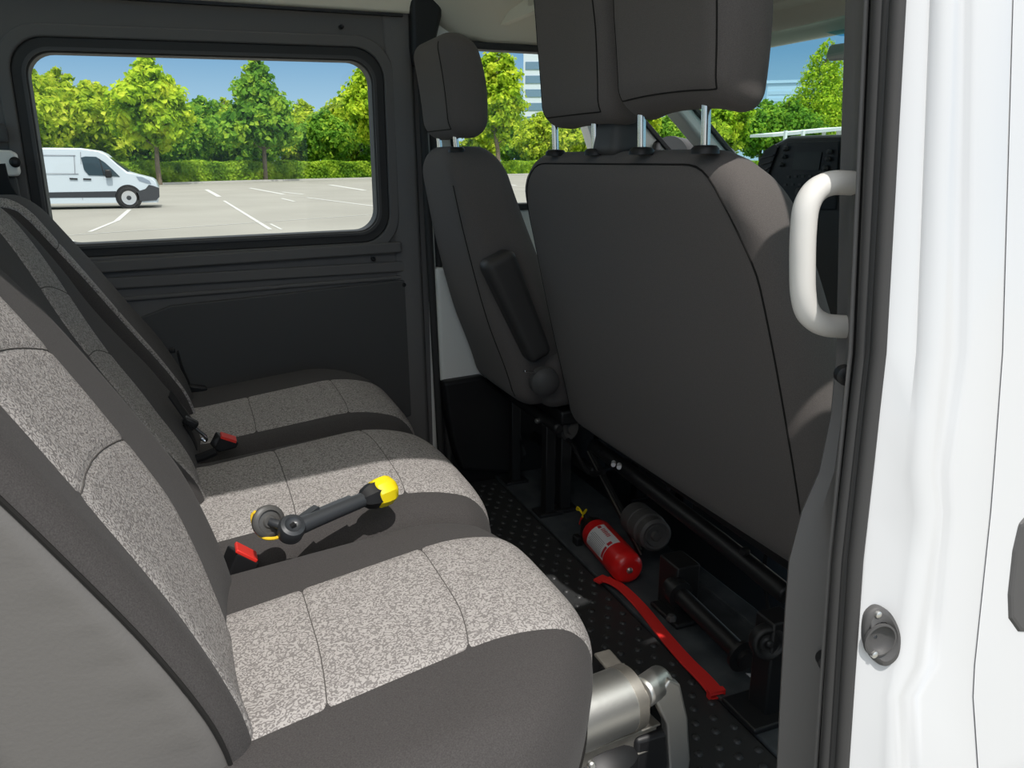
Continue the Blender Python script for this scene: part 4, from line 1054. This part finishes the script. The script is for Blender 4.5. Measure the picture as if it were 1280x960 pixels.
# ================================================================== OUTSIDE
def gnd(px, py): return at(px, py, 'z', GZ)
m = MB(); m.add([(-260, -120, GZ), (420, -120, GZ), (420, 420, GZ), (-260, 420, GZ)], [(0, 1, 2, 3)])
lot = struct(m.build('ground', 'asphalt', smooth=False))
def quadline(mb, p, q, w):
    a, b = gnd(*p), gnd(*q); d = (b-a).normalized(); s_ = Vector((d.y, -d.x, 0))*w/2; z = Vector((0, 0, .006))
    mb.add([a-s_+z, a+s_+z, b+s_+z, b-s_+z], [(0, 1, 2, 3)])
m = MB()
for p, q, w in (((112, 290), (146, 276), .16), ((146, 276), (162, 262), .22), ((60, 296), (470, 268), .10), ((280, 251), (338, 287), .16), ((258, 237), (274, 246), .35), ((338, 280), (352, 287), .10),
                ((312, 235), (355, 243), .35), ((352, 240), (380, 243), .30), ((384, 247), (470, 258), .22), ((412, 231), (456, 238), .5), ((352, 248), (368, 252), .2), ((78, 296), (92, 302), .10),
                ((330, 292), (470, 288), .07), ((145, 302), (330, 294), .06), ((610, 226), (645, 232), .35), ((640, 244), (560, 250), .25)):
    quadline(m, p, q, w*.62)
struct(m.build('line_marking', 'line_paint', lot, smooth=False))
# hedge line: base points by sight line, then real kerb, verge and hedge along it
HB = [gnd(-60, 243), gnd(60, 236.5), gnd(200, 231.0), gnd(330, 227.0), gnd(470, 223.5), gnd(620, 219.5), gnd(760, 215.5), gnd(900, 212), gnd(1100, 208)]
def along(off):
    out = []
    for i, p in enumerate(HB):
        d = (HB[min(i+1, len(HB)-1)]-HB[max(i-1, 0)]).normalized(); out.append(p+Vector((-d.y, d.x, 0))*off)
    return out
def strip(name, mt, o0, o1, z0, z1):
    a, b = along(o0), along(o1); m = MB()
    m.grid([[p+Vector((0, 0, z0)) for p in a], [p+Vector((0, 0, z1)) for p in a], [p+Vector((0, 0, z1)) for p in b], [p+Vector((0, 0, z0)) for p in b]])
    return m.build(name, mt, smooth=False)
struct(strip('kerb', 'kerb', 0, .5, 0, .13)).parent = None
tag(strip('grass_verge', 'grass', .5, 60, 0, .10), kind='stuff')

def leafcloud(mb, centres, n, size, rnd, flat=.75):
    """n bent leaf quads spread over ellipsoid shells; centres = [(c, (rx, ry, rz)), ...]"""
    wts = [r[0]*r[2] for c, r in centres]; tot = sum(wts)
    for (c, r), wt in zip(centres, wts):
        for _ in range(max(3, int(n*wt/tot))):
            th = rnd.uniform(0, 2*math.pi); zz = rnd.uniform(-1, 1); q = math.sqrt(1-zz*zz); rr = rnd.uniform(.5, 1.0) if rnd.random() < .7 else rnd.uniform(1.0, 1.45)
            nrm = Vector((math.cos(th)*q, math.sin(th)*q, zz))
            p = Vector(c)+Vector((nrm.x*r[0], nrm.y*r[1], nrm.z*r[2]))*rr
            nn = (nrm+Vector((rnd.uniform(-.8, .8), rnd.uniform(-.8, .8), rnd.uniform(-.3, .9)))).normalized()
            u = nn.orthogonal().normalized(); u = Matrix.Rotation(rnd.uniform(0, 6.28), 3, nn) @ u; v = nn.cross(u)
            s_ = size*rnd.uniform(.65, 1.35)
            mb.add([p-u*s_*.5, p+v*s_*.33+nn*s_*.06, p+u*s_*.55-nn*s_*.10, p-v*s_*.33+nn*s_*.06], [(0, 1, 2), (0, 2, 3)])
def make_tree(name, h, bole, shape, mt, seed, nleaf, leaf, spread, bark='bark', nb=40):
    """shape(f) = crown radius at height fraction f of the crown"""
    rnd = random.Random(seed)
    root = thing(name, (0, 0, 0), 'x', 'tree')
    m = MB(); bend = [Vector((rnd.uniform(-.06, .06)*h*.15*k, rnd.uniform(-.06, .06)*h*.15*k, h*.94*k/6)) for k in range(7)]
    m.tube(spline(bend, 4), [h*.020*(1-.85*i/24)+.01 for i in range(25)], 8)
    cents = []
    for k in range(nb):
        f = (k+.5)/nb; f = f**.9; r = shape(f)*spread
        a = k*2.39996+rnd.uniform(-.4, .4); d = r*rnd.uniform(.45, .85) if k < nb-2 else 0
        z = bole+(h-bole)*f*.97; c = Vector((math.cos(a)*d, math.sin(a)*d, z))
        s_ = max(.32, r*rnd.uniform(.34, .52)); cents.append((c, (s_, s_, s_*rnd.uniform(.5, .75))))
        if k % 2 == 0:
            z0 = z-d*.55; m.tube([Vector((bend[0].x, bend[0].y, max(bole*.8, z0))), c*.5+Vector((0, 0, max(bole*.8, z0)*.5+.1)), c], [h*.006, h*.004, h*.0015], 5)
    m.build('trunk', bark, root)
    m = MB(); leafcloud(m, cents, nleaf, leaf, rnd); m.build('foliage', mt, root, smooth=False)
    return root
def place(o, loc, rz, sc, label, group=None):
    o.location = loc; o.rotation_euler = (0, 0, rz); o.scale = (sc, sc, sc); o['label'] = label
    if group: o['group'] = group
    return o
def dup(root, loc, rz, sc, label, group=None):
    r = root.copy(); COL.objects.link(r); place(r, loc, rz, sc, label, group)
    for ch in list(root.children):
        c = ch.copy(); COL.objects.link(c); c.parent = r
    return r
def size_at(px, dist_pt, npx): return npx/F_PX*((dist_pt-CAMP) @ cf)
round_ = lambda f: math.sin(math.pi*min(1, max(0.02, f*.92+.08)))**.7
cone_ = lambda f: (1.0-f)**.75*(.55+.45*min(1, f/.12))+.05
oval_ = lambda f: (math.sin(math.pi*(f*.9+.06))**.8)*(1.08-.45*f)
def tree_at(px, pyb, pytop, mk, label, group=None, proto=None, off=2.0, rz=0.0, dist=None):
    g = gnd(px, pyb) if dist is None else at(px, 300, 'z', GZ)
    if dist is not None:
        d = cr*((px-640)/F_PX)+cf; d.z = 0; d.normalize(); g = Vector((0, 0, GZ))+d*dist
    dep = (Vector((g.x, g.y, EYE))-CAMP).length
    t = at(px, pytop, 'y', g.y); h = t.z-GZ
    if proto is None: r = mk(h); place(r, g, rz, 1, label, group); return r, h
    return dup(proto[0], g, rz, h/proto[1], label, group), h
A1 = 'tall bright green tree with pale trunk behind the white van'
tA = tree_at(200, 231, 66, lambda h: make_tree('tree', h, h*.28, oval_, 'leaf_bright', 3, 9000, .42, h*.29), A1)
tB = tree_at(332, 226.5, 68, lambda h: make_tree('tree', h, h*.30, cone_, 'leaf_green', 5, 7500, .46, h*.31, nb=46), 'dark green cone shaped tree in the middle of the big window')
tC = tree_at(474, 223, 62, lambda h: make_tree('tree', h, h*.28, oval_, 'leaf_bright', 9, 8000, .46, h*.28), 'bright tree at the right edge of the big window')
tD = tree_at(622, 219, 50, lambda h: make_tree('tree', h, h*.26, lambda f: oval_(f)*1.0, 'leaf_bright', 12, 8500, .5, h*.235), 'slender yellow green tree in the driver window')
tE = tree_at(1020, 209.5, 42, lambda h: make_tree('tree', h, h*.22, cone_, 'leaf_bright', 15, 15000, .66, h*.30, nb=50), 'lone bright green tree seen through the windscreen')
dup(tA[0], gnd(905, 211), 1.1, size_at(905, gnd(905, 211), 100)/tA[1], 'small bright tree left of the dashboard radio seen past the headrest')
dup(tD[0], gnd(800, 214), 2.1, .9, 'bright tree seen between the two front headrests')
# background wood behind the hedge
pr = [(make_tree('tree', 10, 1.4, round_, 'leaf_yellow', 21, 6500, .62, 3.9, nb=34), 10), (make_tree('tree', 10, 1.6, round_, 'leaf_green', 22, 6500, .62, 4.1, nb=34), 10), (make_tree('tree', 11, 1.2, oval_, 'leaf_yellow', 23, 6500, .62, 3.9, nb=34), 11)]
GB = 'leafy tree in the dense row behind the hedge'
bgs = [(18, 88, 0), (50, 80, 0), (88, 82, 2), (122, 98, 0), (150, 112, 1), (178, 120, 2), (228, 124, 1), (256, 118, 1), (284, 120, 2), (312, 128, 1), (352, 132, 0), (378, 122, 2), (404, 134, 1), (428, 118, 0), (452, 112, 2), (478, 120, 1),
       (598, 124, 2), (640, 140, 1), (668, 138, 0), (692, 132, 2), (718, 136, 1), (748, 140, 2), (780, 146, 0), (822, 140, 1), (866, 128, 2), (900, 132, 2), (935, 122, 1), (962, 120, 1), (990, 128, 0), (1050, 124, 2), (1085, 120, 1)]
used = [False]*3
for i, (px, pt, k) in enumerate(bgs):
    # base of the row lies a dozen metres behind the hedge
    b = None
    for q in range(len(HB)-1):
        x0 = 640+F_PX*((HB[q]-CAMP) @ cr)/((HB[q]-CAMP) @ cf); x1 = 640+F_PX*((HB[q+1]-CAMP) @ cr)/((HB[q+1]-CAMP) @ cf)
        if x0 <= px <= x1: b = HB[q].lerp(HB[q+1], (px-x0)/(x1-x0)); break
    if b is None: b = HB[-1]
    g = Vector((b.x, b.y, 0)); g = g*(1+(12+5*(i % 3))/g.length); g.z = GZ
    h = at(px, pt, 'y', g.y).z-GZ
    rz = i*1.7
    kind = ['yellow green ', 'dark green ', 'tall yellow green '][k]
    if not used[k]: place(pr[k][0], g, rz, h/pr[k][1], kind+GB, 'trees behind the hedge'); used[k] = True
    else: dup(pr[k][0], g, rz, h/pr[k][1], kind+GB, 'trees behind the hedge')
# hedge
rnd = random.Random(4)
m = MB(); a0, a1 = along(1.0), along(2.4)
for i in range(len(HB)-1):
    L0 = (HB[i+1]-HB[i]).length; n = int(L0*(210 if i < 5 else 110))
    for _ in range(n):
        t = rnd.random(); side = rnd.random()
        p, q = a0[i].lerp(a0[i+1], t), a1[i].lerp(a1[i+1], t)
        H = 1.50+.08*math.sin(t*L0*1.3+i)
        if side < .6: c = p+Vector((0, 0, rnd.uniform(.06, H))); nn = (p-q).normalized()
        else: c = p.lerp(q, rnd.random())+Vector((0, 0, H)); nn = Vector((0, 0, 1))
        c += Vector((rnd.uniform(-.1, .1), rnd.uniform(-.1, .1), rnd.uniform(-.06, .06)))
        nn = (nn+Vector((rnd.uniform(-.9, .9), rnd.uniform(-.9, .9), rnd.uniform(-.4, .9)))).normalized(); u = nn.orthogonal().normalized(); v = nn.cross(u); s_ = rnd.uniform(.16, .30)
        m.add([c-u*s_*.5, c+v*s_*.4, c+u*s_*.5, c-v*s_*.4], [(0, 1, 2, 3)])
hd = thing('hedge', tuple(HB[3]), 'long low clipped green hedge along the edge of the car park', 'hedge')
m.build('foliage', 'leaf_hedge', hd, smooth=False)
m = MB(); b0, b1 = along(1.12), along(2.28)
m.grid([[p for p in b0], [p+Vector((0, 0, 1.40)) for p in b0], [p+Vector((0, 0, 1.40)) for p in b1], [p for p in b1]]); m.build('inner_twigs', 'leaf_hedge', hd, smooth=False)

# --- parked white van
vf = gnd(199, 262); VY = at(165, 260.5, 'z', GZ).y
xf_ = at(199, 245, 'y', VY).x
vn = thing('van', (xf_-2.6, VY+1.0, GZ), 'white delivery van parked in the lot seen through the big window', 'van')
S = 1.0
def VP(px, py, dy=0): p = at(px, py, 'y', VY); return Vector((p.x, VY+dy, p.z))
prof = [VP(*p) for p in ((198, 246), (198, 234), (194, 226), (190, 223), (170, 218), (160, 215), (146, 205), (131, 192), (122, 188), (100, 185), (60, 184.5))]
L5 = 5.6; xr = prof[0].x-L5; ztop = prof[-1].z
prof += [Vector((xr+.15, VY, ztop-.02)), Vector((xr, VY, ztop-.15)), Vector((xr-.03, VY, GZ+.45))]
low = VP(100, 253.5).z
prof += [Vector((xr+.05, VY, low)), VP(198, 253)]
W = 1.95
def section(p, f):                                            # tumblehome: sides lean in above the waist
    k = max(0, (p.z-(GZ+1.05)))/1.3
    return .14*k**1.6
m = MB(); n = len(prof); rows = []
for f in (0, .03, .10, .5, .90, .97, 1):
    row = []
    cen = Vector((xf_-2.6, 0, GZ+1.1))
    for p in prof+[prof[0]]:
        ins = section(p, f); y = VY+ins+(W-2*ins)*f
        sh_ = .05 if f in (0, 1) else (.012 if f in (.03, .97) else 0)
        q = Vector((p.x, y, p.z)); d = Vector((cen.x-p.x, 0, cen.z-p.z)); q += Vector((d.x/abs(d.x)*sh_ if abs(d.x) > 1.5 else 0, 0, -sh_ if p.z > GZ+1.2 else 0))
        row.append(q)
    rows.append(row)
m.grid(rows)
for row in (rows[0], rows[-1]):
    m.add(row[:-1], [tuple(range(n))])
bd_ = m.build('body', 'van_white', vn, ang=30)
def decal(name, pts, mt, d=.012, extra=None, th=.02):
    q = []
    for p in pts:
        v = VP(*p); v.y = VY+section(v, 0)-d; q.append(v)
    m = MB(); m.prism(q, (0, th, 0)); return m.build(name, mt, bd_ if extra is None else extra, smooth=False)
decal('side_stripe', [(30, 241), (145, 239), (145, 246.5), (30, 247.5)], 'van_trim')
decal('side_window', [(101, 197), (106, 195.5), (120, 196), (131, 203), (141, 212), (147, 218), (150, 221), (128, 219.5), (111, 219), (105, 212)], 'van_glass', .014)
decal('window_post', [(123.5, 198), (125, 199), (131, 219.5), (129.5, 219.5)], 'plastic_black', .020)
decal('front_bumper', [(170, 240), (182, 236), (186, 231), (191, 232), (199, 235), (199.5, 246), (196, 250), (178, 251.5), (172, 250)], 'van_trim', .03, th=.06)
decal('headlamp', [(170, 220.5), (178, 221.5), (187, 226), (189, 230), (183, 229), (174, 226)], 'lamp_lens', .012)
decal('door_handle', [(87, 222.3), (97, 222.8), (97, 224.6), (87, 224.2)], 'plastic_black', .03); decal('door_handle', [(104, 222.8), (114, 223.2), (114, 225), (104, 224.7)], 'plastic_black', .03); decal('door_handle', [(30, 217.4), (49, 217.8), (49, 219.2), (30, 219)], 'plastic_black', .03)
for pts in (((100, 190), (100.6, 190), (103.6, 250), (103, 250)), ((46, 194), (46.6, 194), (50, 250), (49.4, 250)), ((46, 216.6), (98, 217), (98, 217.6), (46, 217.2)), ((46, 193.6), (94, 194), (94, 194.6), (46, 194.2)), ((92, 194), (92.6, 194), (94, 217), (93.4, 217))):
    decal('panel_gap', pts, 'label_ink', .004, th=.01)
m = MB(); q = VP(135.5, 217); m.box(q+Vector((0, -.10, 0)), (.20, .16, .27)); m.build('door_mirror', 'plastic_black', vn, bevel=.04)
m = MB(); g = [VP(*p) for p in ((128.5, 193.0), (132, 192.5), (145.5, 204.5), (159.5, 214.4), (155, 215), (142, 206))]
ins = .10
m.add([Vector((g[0].x+.03, VY+.2, g[0].z+.03)), Vector((g[3].x+.02, VY+.12, g[3].z+.03)), Vector((g[3].x+.02, VY+W-.12, g[3].z+.03)), Vector((g[0].x+.03, VY+W-.2, g[0].z+.03))], [(0, 1, 2, 3)]); ws_ = m.build('windscreen', 'van_glass', vn, smooth=False); ws_.modifiers.new('t', 'SOLIDIFY').thickness = .02
for wx, py in ((161.5, 248.8), (36, 250)):
    c = VP(wx, py); R0 = .36; c.z = GZ+R0
    for yy in (VY-.03, VY+W-.22):
        cc_ = Vector((c.x, yy, c.z))
        m = MB(); m.lathe(cc_, (0, 1, 0), [(.02, R0*.60), (0, R0*.72), (0, R0*.92), (.03, R0), (.22, R0), (.25, R0*.9)], 32); wh = m.build('wheel', 'tyre', vn)
        m = MB(); m.lathe(cc_, (0, 1, 0), [(.0, .06), (-.012, .10), (.0, .17), (-.010, R0*.66), (.03, R0*.66)], 24)
        m.build('hubcap', 'alloy', wh)
        m = MB(); m.lathe(cc_+Vector((0, -.014, 0)), (0, -1, 0), [(0, .08), (.004, .07)], 8); m.build('hub', 'van_trim', wh)
    m = MB(); m.lathe(Vector((c.x, VY-.012, c.z+.02)), (0, 1, 0), [(0, R0*1.17), (.05, R0*1.17)], 32); m.build('wheel_arch', 'plastic_black', vn)
m = MB(); m.box((xf_-2.7, VY+W/2, GZ+.33), (4.4, 1.5, .2)); m.build('underbody', 'plastic_black', vn, smooth=False)

# --- distant office building, and the white pavilion seen over the dashboard
def far_pt(px, py, dist):
    d = cr*((px-640)/F_PX)+cu*((480-py)/F_PX)+cf; h = math.hypot(d.x, d.y); return CAMP+d*(dist/h)
def tower(pxl, pxr, pyt, dist, label, dep=22, floors=9, wall_m='tower_pale', band_m='tower_glass'):
    a, b = far_pt(pxl, 200, dist), far_pt(pxr, 200, dist); h = far_pt((pxl+pxr)/2, pyt, dist).z
    u = (b-a); u.z = 0; wd = u.length; u.normalize(); v = Vector((-u.y, u.x, 0)); a.z = GZ
    t = thing('office_building', tuple(a), label, 'building')
    H = h-GZ
    m = MB(); m.prism([a, a+u*wd, a+u*wd+v*dep, a+v*dep], (0, 0, H)); m.build('facade', wall_m, t, smooth=False)
    fh = H/floors
    for k in range(floors-1):
        m = MB(); z = GZ+fh*(k+.35); q = a+u*(wd*.04)-v*.15; q.z = z
        m.prism([q, q+u*(wd*.92), q+u*(wd*.92)+v*.2, q+v*.2], (0, 0, fh*.55)); m.build('window_band', band_m, t, smooth=False)
    m = MB(); q = a-u*.5-v*.5; q.z = h; m.prism([q, q+u*(wd+1), q+u*(wd+1)+v*(dep+1), q+v*(dep+1)], (0, 0, 1)); m.build('roof_edge', wall_m, t, smooth=False)
tower(654, 712, 58, 190, 'tall pale office block with blue window bands in the driver window')
tower(952, 996, 104, 330, 'faint distant office block beyond the windscreen', floors=12, wall_m='tower_haze', band_m='tower_haze_band')
sd_ = 84
t = thing('pavilion', tuple(far_pt(1010, 200, sd_)), 'white flat roofed pavilion behind the lone tree', 'pavilion')
m = MB(); a, b = far_pt(966, 171, sd_), far_pt(1066, 162, sd_-4)
m.prism([a, b, b+Vector((2, 6, .1)), a+Vector((2, 6, .1))], (0, 0, .28)); m.build('roof', 'shelter_white', t, smooth=False)
for px in (982, 1004, 1030, 1048, 1052):
    p = far_pt(px, 166, sd_-2); m = MB(); m.beam((p.x, p.y, GZ), (p.x, p.y, p.z+.2), .25, .25, up=(0, 1, 0)); m.build('post', 'shelter_white', t, smooth=False)
m = MB(); p0, p1 = far_pt(990, 172, sd_+2), far_pt(1062, 172, sd_); m.prism([Vector((p0.x, p0.y, GZ)), Vector((p1.x, p1.y, GZ)), Vector((p1.x, p1.y, p1.z)), Vector((p0.x, p0.y, p0.z))], (.1, .1, 0)); m.build('glazing', 'tower_glass', t, smooth=False)
t = thing('low_building', tuple(gnd(310, 225)), 'pale blue low building glimpsed between trunks above the hedge', 'building')
d_ = 84
m = MB(); a, b = far_pt(274, 205, d_), far_pt(352, 205, d_); a.z = b.z = GZ; h_ = far_pt(310, 196.5, d_).z-GZ; v = (b-a).normalized(); v = Vector((-v.y, v.x, 0))
m.prism([a, b, b+v*5, a+v*5], (0, 0, h_)); m.build('wall', 'tower_pale', t, smooth=False)
m = MB(); q = a-v*.2+Vector((0, 0, h_)); m.prism([q, q+(b-a), q+(b-a)+v*5.4, q+v*5.4], (0, 0, .3)); m.build('roof', 'tower_glass', t, smooth=False)
